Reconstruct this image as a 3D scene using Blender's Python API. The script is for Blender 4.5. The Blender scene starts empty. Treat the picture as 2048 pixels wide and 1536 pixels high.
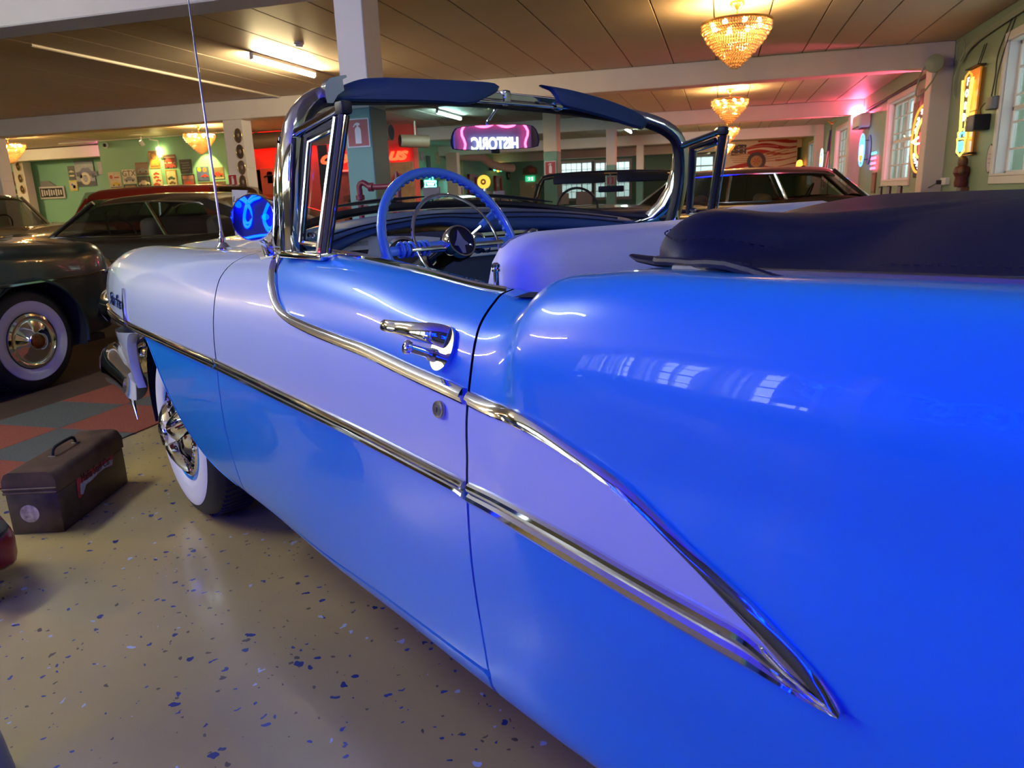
import bpy, bmesh, math, random
import numpy as np
from mathutils import Vector, Matrix, Euler
from mathutils.geometry import delaunay_2d_cdt
random.seed(7); rng=np.random.default_rng(7)
SC=bpy.context.scene; COL=SC.collection
PI=math.pi
def V(*a): return Vector(a if len(a)>1 else a[0])
# ------------------------------------------------------------------ camera, world, exposure
cd=bpy.data.cameras.new('camera'); cam=bpy.data.objects.new('camera',cd); COL.objects.link(cam); SC.camera=cam
CAMH=1.2
_Fp=1460.0
_d=Vector((1444.0-1024,-(379.0-768),-_Fp)).normalized(); _n=Vector((1,0.037,0)).cross(_d).normalized()
if _n.y<0: _n=-_n
_x=_d.cross(_n)
cam.matrix_world=Matrix(((_x.x,_x.y,_x.z,0),(_d.x,_d.y,_d.z,0),(_n.x,_n.y,_n.z,CAMH),(0,0,0,1)))
cd.sensor_fit='HORIZONTAL'; cd.sensor_width=36; cd.lens=_Fp/2048*36
cd.clip_start=.05; cd.clip_end=200
cd.dof.use_dof=True; cd.dof.focus_distance=1.75; cd.dof.aperture_fstop=10.0
w=bpy.data.worlds.new('daylight'); SC.world=w; w.use_nodes=True
_bg=w.node_tree.nodes['Background']; _bg.inputs[0].default_value=(.78,.9,1.0,1); _bg.inputs[1].default_value=5.5
SC.view_settings.view_transform='Standard'; SC.view_settings.look='None'; SC.view_settings.gamma=1; SC.view_settings.use_curve_mapping=False
SC.view_settings.exposure=1.0
SC.cycles.use_denoising=True
SC.cycles.max_bounces=10; SC.cycles.diffuse_bounces=4; SC.cycles.glossy_bounces=5; SC.cycles.transparent_max_bounces=16; SC.cycles.transmission_bounces=6
SC.cycles.sample_clamp_indirect=6; SC.cycles.caustics_reflective=False; SC.cycles.caustics_refractive=False
# ------------------------------------------------------------------ materials
MATS={}
def mat(name,col=(.5,.5,.5),rough=.5,metal=0,coat=0,emit=None,es=0,noise=0,nscale=8,spec=.5,bump=0,bscale=200,coat_rough=.03,sheen=0):
    if name in MATS: return MATS[name]
    m=bpy.data.materials.new(name); m.use_nodes=True; nt=m.node_tree; b=nt.nodes['Principled BSDF']
    b.inputs['Base Color'].default_value=(*col,1); b.inputs['Roughness'].default_value=rough; b.inputs['Metallic'].default_value=metal
    b.inputs['Coat Weight'].default_value=coat; b.inputs['Coat IOR'].default_value=1.38; b.inputs['Coat Roughness'].default_value=coat_rough; b.inputs['Specular IOR Level'].default_value=spec
    if emit: b.inputs['Emission Color'].default_value=(*emit,1); b.inputs['Emission Strength'].default_value=es
    if noise or bump:
        tc=nt.nodes.new('ShaderNodeTexCoord')
    if noise:
        n=nt.nodes.new('ShaderNodeTexNoise'); n.inputs['Scale'].default_value=nscale; n.inputs['Detail'].default_value=6
        r=nt.nodes.new('ShaderNodeValToRGB'); r.color_ramp.elements[0].position=.3; r.color_ramp.elements[1].position=.72
        r.color_ramp.elements[0].color=(*[c*(1-noise) for c in col],1); r.color_ramp.elements[1].color=(*[min(1,c*(1+noise*.6)) for c in col],1)
        nt.links.new(tc.outputs['Object'],n.inputs['Vector']); nt.links.new(n.outputs['Fac'],r.inputs[0]); nt.links.new(r.outputs[0],b.inputs['Base Color'])
    if bump:
        n2=nt.nodes.new('ShaderNodeTexNoise'); n2.inputs['Scale'].default_value=bscale; n2.inputs['Detail'].default_value=3
        bp=nt.nodes.new('ShaderNodeBump'); bp.inputs['Strength'].default_value=bump; bp.inputs['Distance'].default_value=.002
        nt.links.new(tc.outputs['Object'],n2.inputs['Vector']); nt.links.new(n2.outputs['Fac'],bp.inputs['Height']); nt.links.new(bp.outputs[0],b.inputs['Normal'])
    MATS[name]=m; return m
def emis(name,col,s): return mat(name,tuple(c*.5 for c in col),.4,emit=col,es=s)
def glass(name,tint=(1,1,1),refl=1.0,rough=0.0,grad=None):
    m=bpy.data.materials.new(name); m.use_nodes=True; nt=m.node_tree
    for n in list(nt.nodes):
        if n.type!='OUTPUT_MATERIAL': nt.nodes.remove(n)
    o=[n for n in nt.nodes if n.type=='OUTPUT_MATERIAL'][0]
    t=nt.nodes.new('ShaderNodeBsdfTransparent'); t.inputs[0].default_value=(*tint,1)
    g=nt.nodes.new('ShaderNodeBsdfGlossy'); g.inputs['Roughness'].default_value=rough; g.inputs['Color'].default_value=(refl,refl,refl,1)
    f=nt.nodes.new('ShaderNodeFresnel'); f.inputs['IOR'].default_value=1.45
    mx=nt.nodes.new('ShaderNodeMixShader')
    ge=nt.nodes.new('ShaderNodeNewGeometry'); mi=nt.nodes.new('ShaderNodeMapRange'); mi.inputs[3].default_value=1.45; mi.inputs[4].default_value=1/1.45
    nt.links.new(ge.outputs['Backfacing'],mi.inputs[0]); nt.links.new(mi.outputs[0],f.inputs['IOR'])
    nt.links.new(f.outputs[0],mx.inputs[0]); nt.links.new(t.outputs[0],mx.inputs[1]); nt.links.new(g.outputs[0],mx.inputs[2]); nt.links.new(mx.outputs[0],o.inputs[0])
    if grad:   # tint band: tint colour above a height (object coordinates)
        z0,z1,c0,c1=grad
        tc=nt.nodes.new('ShaderNodeTexCoord'); sx=nt.nodes.new('ShaderNodeSeparateXYZ'); mr=nt.nodes.new('ShaderNodeMapRange')
        mr.inputs[1].default_value=z0; mr.inputs[2].default_value=z1; mr.interpolation_type='SMOOTHSTEP'
        mc=nt.nodes.new('ShaderNodeMix'); mc.data_type='RGBA'; mc.inputs[6].default_value=(*c0,1); mc.inputs[7].default_value=(*c1,1)
        nt.links.new(tc.outputs['Object'],sx.inputs[0]); nt.links.new(sx.outputs[2],mr.inputs[0]); nt.links.new(mr.outputs[0],mc.inputs[0]); nt.links.new(mc.outputs[2],t.inputs[0])
    MATS[name]=m; return m
# ------------------------------------------------------------------ mesh builder
class MB:
    def __init__(s): s.v=[]; s.f=[]; s.m=[]
    def add(s,vs,fs,mi=0):
        o=len(s.v); s.v+= [tuple(p) for p in vs]; s.f+=[tuple(i+o for i in f) for f in fs]; s.m+=[mi]*len(fs); return s
    def box(s,c,d,rot=None,mi=0):
        x,y,z=[k/2 for k in d]; P=[V(a*x,b*y,e*z) for e in(-1,1) for b in(-1,1) for a in(-1,1)]
        if rot is not None:
            R=rot if isinstance(rot,Matrix) else Euler(rot).to_matrix(); P=[R@p for p in P]
        return s.add([p+V(c) for p in P],[(0,2,3,1),(4,5,7,6),(0,1,5,4),(2,6,7,3),(0,4,6,2),(1,3,7,5)],mi)
    def rbox(s,c,d,r=.01,seg=2,rot=None,mi=0):
        bm=bmesh.new(); bmesh.ops.create_cube(bm,size=1)
        for v in bm.verts: v.co=V(v.co.x*d[0],v.co.y*d[1],v.co.z*d[2])
        bmesh.ops.bevel(bm,geom=bm.edges[:],offset=min(r,min(d)*.49),segments=seg,profile=.5,affect='EDGES')
        R=None
        if rot is not None: R=rot if isinstance(rot,Matrix) else Euler(rot).to_matrix()
        bm.verts.index_update()
        vs=[(R@v.co if R else v.co)+V(c) for v in bm.verts]; fs=[[v.index for v in f.verts] for f in bm.faces]; bm.free()
        return s.add(vs,fs,mi)
    def tube(s,path,r,n=8,closed=False,cap=True,mi=0,up=(0,0,1),flat=1.0):
        P=[V(p) for p in path]; N=len(P); R=r if hasattr(r,'__len__') else [r]*N
        vs=[];fs=[];prev=None
        for i in range(N):
            t=(P[(i+1)%N]-P[i-1]) if closed else (P[min(i+1,N-1)]-P[max(i-1,0)])
            if t.length<1e-9: t=V(0,0,1)
            t.normalize()
            if prev is None:
                a=V(up)
                if abs(a.dot(t))>.95: a=V(1,0,0) if abs(t.x)<.9 else V(0,1,0)
            else: a=prev
            a=(a-t*a.dot(t)).normalized(); prev=a; b=t.cross(a)
            vs+=[P[i]+(a*math.cos(q*2*PI/n)*flat+b*math.sin(q*2*PI/n))*R[i] for q in range(n)]
        for i in range(N if closed else N-1):
            j=(i+1)%N
            for q in range(n): fs.append((i*n+q,i*n+(q+1)%n,j*n+(q+1)%n,j*n+q))
        if cap and not closed: fs.append(tuple(range(n))[::-1]); fs.append(tuple((N-1)*n+q for q in range(n)))
        return s.add(vs,fs,mi)
    def cyl(s,p0,p1,r0,r1=None,n=16,mi=0): return s.tube([p0,p1],[r0,r0 if r1 is None else r1],n,mi=mi)
    def lathe(s,prof,o=(0,0,0),ax=(0,0,1),n=32,mi=0,close=False,sx=1.0,cap=False):
        a=V(ax).normalized(); u=a.orthogonal().normalized() if abs(a.z)<.99 else V(1,0,0); w_=a.cross(u); vs=[];fs=[]
        for (r,h) in prof:
            vs+=[V(o)+a*h+(u*math.cos(q*2*PI/n)*sx+w_*math.sin(q*2*PI/n))*r for q in range(n)]
        K=len(prof)
        for i in range(K if close else K-1):
            j=(i+1)%K
            for q in range(n): fs.append((i*n+q,i*n+(q+1)%n,j*n+(q+1)%n,j*n+q))
        if not close and cap:
            if prof[0][0]>1e-5: fs.append(tuple(range(n))[::-1])
            if prof[-1][0]>1e-5: fs.append(tuple((K-1)*n+q for q in range(n)))
        return s.add(vs,fs,mi)
    def grid(s,G,mi=0,cu=False,cv=False):
        a=len(G);b=len(G[0]); vs=[p for row in G for p in row]; fs=[]
        for i in range(a if cu else a-1):
            for j in range(b if cv else b-1):
                i2=(i+1)%a;j2=(j+1)%b; fs.append((i*b+j,i2*b+j,i2*b+j2,i*b+j2))
        return s.add(vs,fs,mi)
    def prism(s,poly,h0,h1,fr=None,mi=0):   # poly 2D, extruded along frame normal; fr=(origin,ux,uy,un)
        o,ux,uy,un=fr or (V(0,0,0),V(1,0,0),V(0,1,0),V(0,0,1)); n=len(poly)
        vs=[V(o)+V(ux)*p[0]+V(uy)*p[1]+V(un)*h for h in(h0,h1) for p in poly]
        fs=[tuple(range(n))[::-1],tuple(range(n,2*n))]+[(i,(i+1)%n,n+(i+1)%n,n+i) for i in range(n)]
        return s.add(vs,fs,mi)
    def build(s,name,mats,parent=None,smooth=35,loc=None):
        me=bpy.data.meshes.new(name); me.from_pydata(s.v,[],s.f)
        for m in (mats if isinstance(mats,(list,tuple)) else [mats]): me.materials.append(m)
        if any(s.m): me.polygons.foreach_set('material_index',s.m)
        bm=bmesh.new(); bm.from_mesh(me); bmesh.ops.remove_doubles(bm,verts=bm.verts,dist=1e-6); bmesh.ops.recalc_face_normals(bm,faces=bm.faces[:]); bm.to_mesh(me); bm.free()
        if smooth: me.shade_smooth(); me.set_sharp_from_angle(angle=math.radians(smooth))
        ob=bpy.data.objects.new(name,me); COL.objects.link(ob)
        if parent: ob.parent=parent
        if loc is not None: ob.location=loc
        return ob
def tag(o,label=None,cat=None,group=None,kind=None):
    if label:o['label']=label
    if cat:o['category']=cat
    if group:o['group']=group
    if kind:o['kind']=kind
    return o
def empty(name,loc=(0,0,0),rz=0,label=None,cat=None,group=None,parent=None):
    o=bpy.data.objects.new(name,None); COL.objects.link(o); o.location=loc; o.rotation_euler=(0,0,rz); o.empty_display_size=.1
    if parent:o.parent=parent
    return tag(o,label,cat,group)
def kids(o): return [c for c in bpy.data.objects if c.parent is o]
def copytree(o,parent=None,ch=None):
    c=o.copy(); COL.objects.link(c)
    if parent: c.parent=parent
    for k in kids(o): copytree(k,c)
    return c
def struct(o): o['kind']='structure'; return o
def fontmesh(txt,size,fr,mats,name,parent,depth=.002,align='CENTER',shear=0,tube=None,space=1.0,sx=1.0):
    cu=bpy.data.curves.new('t','FONT'); cu.body=txt; cu.size=size; cu.align_x=align; cu.align_y='CENTER'; cu.shear=shear; cu.space_character=space
    if tube: cu.fill_mode='NONE'; cu.bevel_depth=tube; cu.bevel_resolution=1; cu.resolution_u=4
    else: cu.extrude=depth/2; cu.resolution_u=3
    ob=bpy.data.objects.new('t',cu); COL.objects.link(ob); dg=bpy.context.evaluated_depsgraph_get(); dg.update()
    me=bpy.data.meshes.new_from_object(ob.evaluated_get(dg)); bpy.data.objects.remove(ob); bpy.data.curves.remove(cu)
    o,ux,uy=[V(q) for q in fr[:3]]; un=ux.cross(uy)
    for v in me.vertices: v.co=o+ux*v.co.x*sx+uy*v.co.y+un*v.co.z
    me.materials.clear(); me.materials.append(mats); me.name=name
    x=bpy.data.objects.new(name,me); COL.objects.link(x)
    if parent:x.parent=parent
    return x
def spl(P,n,closed=False):   # catmull-rom through points, resampled evenly
    P=[np.array(p,float) for p in P]; N=len(P); o=[]
    for i in range(N if closed else N-1):
        g=(lambda k:P[k%N]) if closed else (lambda k:P[max(0,min(N-1,k))])
        a,b,c,d=g(i-1),g(i),g(i+1),g(i+2)
        for t in np.linspace(0,1,12,endpoint=False): o.append(.5*((2*b)+(-a+c)*t+(2*a-5*b+4*c-d)*t*t+(-a+3*b-3*c+d)*t**3))
    o.append(P[0] if closed else P[-1]); o=np.array(o); L=np.r_[0,np.cumsum(np.linalg.norm(np.diff(o,axis=0),axis=1))]
    q=np.linspace(0,L[-1],n+1 if closed else n); r=np.stack([np.interp(q,L,o[:,k]) for k in range(o.shape[1])],1)
    return r[:-1] if closed else r
# ------------------------------------------------------------------ common materials
M_white=mat('cream_paint',(.70,.63,.55),.6,noise=.05,nscale=2)
M_ceil=mat('ceiling_board',(.56,.46,.37),.55,noise=.06,nscale=1.2)
M_green=mat('mint_wall_paint',(.20,.42,.27),.6,noise=.06,nscale=1.5)
M_sage=mat('sage_wall_paint',(.27,.36,.24),.55,noise=.06,nscale=1.5)
M_teal=mat('teal_column_paint',(.17,.36,.30),.55)
M_red=mat('red_wall_paint',(.62,.06,.03),.6)
M_black=mat('black_rubber',(.008,.008,.009),.55)
M_dark=mat('dark_void',(.004,.004,.005),.8)
M_chrome=mat('chrome',(.86,.86,.85),.06,metal=1)
M_satin=mat('brushed_steel',(.55,.55,.56),.25,metal=1)
M_gold=mat('gold_metal',(.85,.55,.18),.25,metal=1)
M_wht=mat('white_enamel',(.72,.72,.70),.4)
M_wframe=mat('window_white_paint',(.70,.68,.64),.45)
M_grey=mat('grey_plastic',(.16,.16,.17),.5)
M_paper=mat('white_paper',(.62,.58,.55),.7)
M_signred=mat('sign_red',(.36,.025,.03),.4)
M_wood=mat('brown_wood',(.16,.07,.03),.5,noise=.4,nscale=20)
M_pane=glass('window_pane',(.96,.98,.97)); M_frost=glass('hazy_window_pane',(.36,.39,.365))
M_cable=mat('dark_cable',(.05,.06,.05),.5)
M_conduit=mat('painted_conduit',(.30,.36,.26),.5)
# ------------------------------------------------------------------ floor
mf=bpy.data.materials.new('epoxy_floor_with_flakes'); mf.use_nodes=True; nt=mf.node_tree; B=nt.nodes['Principled BSDF']
tc=nt.nodes.new('ShaderNodeTexCoord'); N=nt.nodes.new; Lk=nt.links.new
def nmath(op,a,b=None):
    n=N('ShaderNodeMath'); n.operation=op
    for i,x in enumerate((a,b)):
        if x is None: continue
        if isinstance(x,(int,float)): n.inputs[i].default_value=x
        else: Lk(x,n.inputs[i])
    return n.outputs[0]
wn=N('ShaderNodeTexNoise'); wn.inputs['Scale'].default_value=26; wn.inputs['Detail'].default_value=2; Lk(tc.outputs['Object'],wn.inputs['Vector'])
vm=N('ShaderNodeVectorMath'); vm.operation='SCALE'; Lk(wn.outputs['Color'],vm.inputs[0]); vm.inputs['Scale'].default_value=.045
va=N('ShaderNodeVectorMath'); Lk(tc.outputs['Object'],va.inputs[0]); Lk(vm.outputs[0],va.inputs[1])
def flakes(scale,keep,size,off):
    mp=N('ShaderNodeMapping'); mp.inputs['Location'].default_value=(off,off*.7,0); Lk(va.outputs[0],mp.inputs[0])
    vo=N('ShaderNodeTexVoronoi'); vo.inputs['Scale'].default_value=scale; Lk(mp.outputs[0],vo.inputs['Vector'])
    sx=N('ShaderNodeSeparateColor'); Lk(vo.outputs['Color'],sx.inputs[0])
    a=nmath('LESS_THAN',sx.outputs[0],keep); rad=nmath('MULTIPLY',sx.outputs[1],size); b=nmath('LESS_THAN',vo.outputs['Distance'],rad)
    return nmath('MULTIPLY',a,b)
base=N('ShaderNodeTexNoise'); base.inputs['Scale'].default_value=1.1; base.inputs['Detail'].default_value=7; Lk(tc.outputs['Object'],base.inputs['Vector'])
rp=N('ShaderNodeValToRGB'); rp.color_ramp.elements[0].position=.35; rp.color_ramp.elements[1].position=.7
rp.color_ramp.elements[0].color=(.33,.245,.10,1); rp.color_ramp.elements[1].color=(.47,.345,.135,1); Lk(base.outputs['Fac'],rp.inputs[0])
cur=rp.outputs[0]
for (sc,kp,sz,of,cl) in ((23,.20,.34,0,(.02,.035,.16)),(38,.20,.34,3.3,(.03,.05,.22)),(31,.12,.30,7.1,(.40,.46,.62)),(42,.16,.34,11.3,(.10,.075,.05)),(14,.10,.22,17.3,(.015,.03,.15))):
    mx=N('ShaderNodeMix'); mx.data_type='RGBA'; Lk(flakes(sc,kp,sz,of),mx.inputs[0]); Lk(cur,mx.inputs[6]); mx.inputs[7].default_value=(*cl,1); cur=mx.outputs[2]
Lk(cur,B.inputs['Base Color']); B.inputs['Roughness'].default_value=.32; B.inputs['Coat Weight'].default_value=.5; B.inputs['Coat Roughness'].default_value=.12
bn=N('ShaderNodeTexNoise'); bn.inputs['Scale'].default_value=60; Lk(tc.outputs['Object'],bn.inputs['Vector']); bp=N('ShaderNodeBump'); bp.inputs['Strength'].default_value=.12; bp.inputs['Distance'].default_value=.003
Lk(bn.outputs['Fac'],bp.inputs['Height']); Lk(bp.outputs[0],B.inputs['Normal']); Lk(bp.outputs[0],B.inputs['Coat Normal'])
struct(MB().box((-10.5,17.2,-.1),(27.6,38,.2)).build('floor',mf))
# carpet tiles (checker) and brown carpet
def carpet(name,col): return mat(name,col,.95,noise=.25,nscale=160,bump=.8,bscale=400,spec=.1)
M_cg=carpet('grey_carpet',(.10,.10,.085)); M_cr=carpet('terracotta_carpet',(.26,.075,.045)); M_cb=carpet('brown_carpet',(.085,.050,.030))
ct=struct(empty('floor_carpet',(0,0,0)))
tile=None
for i in range(2):
    for j in range(-2,12):
        x=-3.1-.525*(i+.5); y=2.65+.5*(j+.5); m=M_cg if (i+j)%2==0 else M_cr
        o=MB().rbox((0,0,.004),(.521,.496,.008),.002,1).build('carpet_tile',m,ct,loc=(x,y,0))
MB().box((-9.6,5.5,.003),(10.9,11.0,.006)).build('brown_carpet',M_cb,ct)
# ------------------------------------------------------------------ walls with window openings
def wallbox(mb,ax,k0,k1,a0,a1,z0,z1,holes):   # ax 'X' wall in plane X=k0..k1, running along Y from a0..a1
    def bx(p0,p1,q0,q1):
        if p1-p0<1e-4 or q1-q0<1e-4: return
        c=((k0+k1)/2,(p0+p1)/2,(q0+q1)/2); d=(abs(k1-k0),p1-p0,q1-q0)
        if ax=='Y': c=(c[1],c[0],c[2]); d=(d[1],d[0],d[2])
        mb.box(c,d)
    cur=a0
    for (h0,h1,w0,w1) in sorted(holes):
        bx(cur,h0,z0,z1); bx(h0,h1,z0,w0); bx(h0,h1,w1,z1); cur=h1
    bx(cur,a1,z0,z1)
ZC=3.08
mb=MB(); RW=[(7.95,10.05,1.24,2.70),(14.25,16.35,1.24,2.68),(21.15,23.25,1.24,2.68),(28.1,30.2,1.24,2.68)]
wallbox(mb,'X',3.05,3.40,-1.9,36.3,0,3.4,RW); struct(mb.build('wall_right',M_sage))
mb=MB(); BWN=[(-4.9,-3.5,1.15,2.6),(-6.6,-5.2,1.15,2.6),(-8.3,-6.9,1.15,2.6),(-10.0,-8.6,1.15,2.6),(-11.7,-10.3,1.15,2.6)]  # last two openings are added, out of view, to let in more daylight
wallbox(mb,'Y',-1.9,-1.6,-24.3,3.05,0,3.4,BWN); struct(mb.build('wall_back',mat('slate_wall_paint',(.05,.055,.06),.6)))
mb=MB(); FWN=[(-7.55,-6.0,1.0,2.72),(-5.9,-4.2,1.0,2.68),(-1.55,-.4,1.85,2.72)]
wallbox(mb,'Y',36,36.3,-10.3,3.05,0,3.4,FWN); struct(mb.build('wall_far',M_green))
struct(MB().box((-24.15,17,1.7),(.3,38,3.4)).build('wall_left',M_green))
struct(MB().box((-10.15,27.2,1.7),(.3,18.3,3.4)).build('wall_left_hall',M_green))
struct(MB().box((-14.18,17.0,1.54),(3.96,.3,3.08)).box((-16.01,17.8,1.54),(.3,1.5,3.08)).build('wall_gallery',M_green))
struct(MB().box((-20.1,18.65,1.54),(7.9,.3,3.08)).build('wall_recess',M_green))
struct(MB().box((-9.9,18.2,1.54),(4.65,.3,3.08)).build('wall_red',M_red))
# ceiling panels, bay by bay, with open joints under a dark backing
ce=struct(empty('ceiling',(0,0,0)))
MB().box((-10.5,17.2,ZC+.06),(27.6,38,.08)).build('ceiling_backing',M_dark,ce)
BEY=[(-1.6,-1.5),(5.35,5.68),(12.2,12.53),(19.15,19.48),(26.1,26.43),(33.0,33.33),(36,36.3)]
XB=[3.05,2.43,1.795,1.37,1.053,.45,-.15]+[-.15-.62*k for k in range(1,27)]
for b in range(len(BEY)-1):
    y0,y1=BEY[b][1],BEY[b+1][0]
    cache={}
    for i in range(len(XB)-1):
        wd=round(XB[i]-XB[i+1],3)
        if wd not in cache:
            o=MB().rbox((0,0,0),(wd-.014,y1-y0-.01,.02),.004,1).build('ceiling_panel',M_ceil,ce); cache[wd]=o
        else:
            o=cache[wd].copy(); COL.objects.link(o)
        o.location=((XB[i]+XB[i+1])/2,(y0+y1)/2,ZC+.010)
MB().box((-20.2,17,ZC+.01),(7.7,37.6,.02)).build('ceiling_panel_wide',M_ceil,ce)
tn=[0]
def trim(mb,m): 
    tn[0]+=1; return struct(mb.build('trim_%d'%tn[0],m))
for (y0,y1) in BEY[1:6]:
    trim(MB().rbox((-10.45,(y0+y1)/2,2.915),(27.0,y1-y0,.33),.01,1),M_white)
trim(MB().box((-18.3,17.9,2.9),(4.2,.3,.3)),M_white)
# columns: cream above, teal below
for (cx,cy) in [(-2.715,5.545)]+[(-2.72,y+.145) for y in (12.2,19.15,26.1)]+[(-8.65,12.36),(-8.65,5.5),(-14.5,12.36),(-20.4,18.2),(-8.9,24.6),(-2.66,-1.4)]:
    tn[0]+=1; c=struct(empty('trim_%d'%tn[0],(cx,cy,0)))
    wdt=.23 if abs(cx+2.7)<.1 else .40
    MB().rbox((0,0,(1.90+2.75)/2),(wdt,.29,.85),.006,1).build('column_upper',M_white,c); MB().rbox((0,0,.95),(wdt,.29,1.90),.006,1).build('column_lower',M_teal if wdt<.3 else M_white,c)
for y in (5.35,12.2,19.15,26.1):
    trim(MB().rbox((2.92,y+.165,1.375),(.27,.33,2.75),.008,1),M_white)
# ------------------------------------------------------------------ windows
def window(n,ax,k,a0,a1,z0,z1,cols,rows,dirn,mull=(),sash=True,pm=None):
    """ax X: wall plane X=k, room side at k, recess towards dirn"""
    tn_='window_%d'%n; root=struct(empty(tn_,(0,0,0)))
    def P(a,d,z): return (k+dirn*d,a,z) if ax=='X' else (a,k+dirn*d,z)
    def D(a,d,z): return (d,a,z) if ax=='X' else (a,d,z)
    ca=(a0+a1)/2; cz=(z0+z1)/2; W_=a1-a0; H_=z1-z0; t=.09
    mb=MB()
    for zz in (z0-t/2,z1+t/2): mb.rbox(P(ca,-.012,zz),D(W_+2*t,.03,t),.006,1)
    for aa in (a0-t/2,a1+t/2): mb.rbox(P(aa,-.012,cz),D(t,.03,H_),.006,1)
    mb.build('casing',M_wframe,root)
    mb=MB(); r=.13
    for zz in (z0+.008,z1-.008): mb.box(P(ca,r/2,zz),D(W_,r,.016))
    for aa in (a0+.008,a1-.008): mb.box(P(aa,r/2,cz),D(.016,r,H_))
    mb.rbox(P(ca,.02,z0+.01),D(W_+.1,.12,.03),.006,1); mb.build('reveal',M_wframe,root)
    mb=MB(); f=.055
    for zz in (z0+f/2,z1-f/2,cz): mb.rbox(P(ca,r,zz),D(W_,.05,f),.006,1)
    for aa in (a0+f/2,a1-f/2)+tuple(a0+W_*q for q in mull): mb.rbox(P(aa,r,cz),D(f,.05,H_),.006,1)
    mb.build('sash_frame',M_wframe,root)
    bar=[None,None]; pw=W_/cols; ph=H_/rows
    for i in range(1,cols): 
        o=MB().rbox((0,0,0),D(.022,.03,H_-.02),.004,1).build('glazing_bar',M_wframe,root) if bar[0] is None else bar[0].copy()
        if bar[0] is None: bar[0]=o
        else: COL.objects.link(o)
        o.location=P(a0+pw*i,r-.004,cz)
    for i in range(1,rows):
        o=MB().rbox((0,0,0),D(W_-.02,.03,.022),.004,1).build('glazing_bar',M_wframe,root) if bar[1] is None else bar[1].copy()
        if bar[1] is None: bar[1]=o
        else: COL.objects.link(o)
        o.location=P(ca,r-.006,z0+ph*i)
    p0=None
    for i in range(cols):
        for j in range(rows):
            if p0 is None: o=p0=MB().box((0,0,0),D(pw-.012,.004,ph-.012)).build('pane',pm or M_frost,root,smooth=0)
            else: o=p0.copy(); COL.objects.link(o)
            o.location=P(a0+pw*(i+.5),r+.012,z0+ph*(j+.5))
    return root
for i,(a,b,c,d) in enumerate(RW): window(1+i,'X',3.05,a,b,c,d,4,5,1,mull=(.5,))
for i,(a,b,c,d) in enumerate(BWN): window(5+i,'Y',-1.6,a,b,c,d,4,4,-1,mull=(.5,),pm=M_pane)
window(10,'Y',36,*FWN[0],6,5,1,mull=(.66,)); window(11,'Y',36,*FWN[1],6,5,1,mull=(.3,)); window(12,'Y',36,*FWN[2],2,2,1)
# ================================================================== the convertible
M_blue=mat('light_blue_car_paint',(.020,.28,.66),.32,coat=1,coat_rough=.015,spec=.3)
M_cwhite=mat('white_car_paint',(.57,.65,.68),.32,coat=1,coat_rough=.015)
M_vinyl=mat('black_vinyl',(.006,.008,.030),.46,bump=.35,bscale=700,spec=.32)
M_seat=mat('white_seat_vinyl',(.68,.68,.72),.45,bump=.25,bscale=600)
M_navy=mat('blue_dash_vinyl',(.03,.085,.20),.42,bump=.2,bscale=700)
M_visor=mat('blue_visor_vinyl',(.022,.06,.13),.55)
M_bint=mat('blue_interior_vinyl',(.07,.24,.52),.4)
M_wheelblue=mat('blue_steering_plastic',(.10,.30,.65),.28,coat=.6)
M_wsglass=glass('windshield_glass',(.93,.96,.96),grad=(1.33,1.49,(.93,.96,.96),(.16,.24,.27)))
M_vglass=glass('vent_glass',(.80,.85,.84))
M_mirror=mat('mirror_silver',(.9,.9,.92),.01,metal=1)
M_tyre=mat('tyre_rubber',(.012,.012,.012),.6)
M_wwall=mat('whitewall_rubber',(.66,.64,.60),.5)

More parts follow.
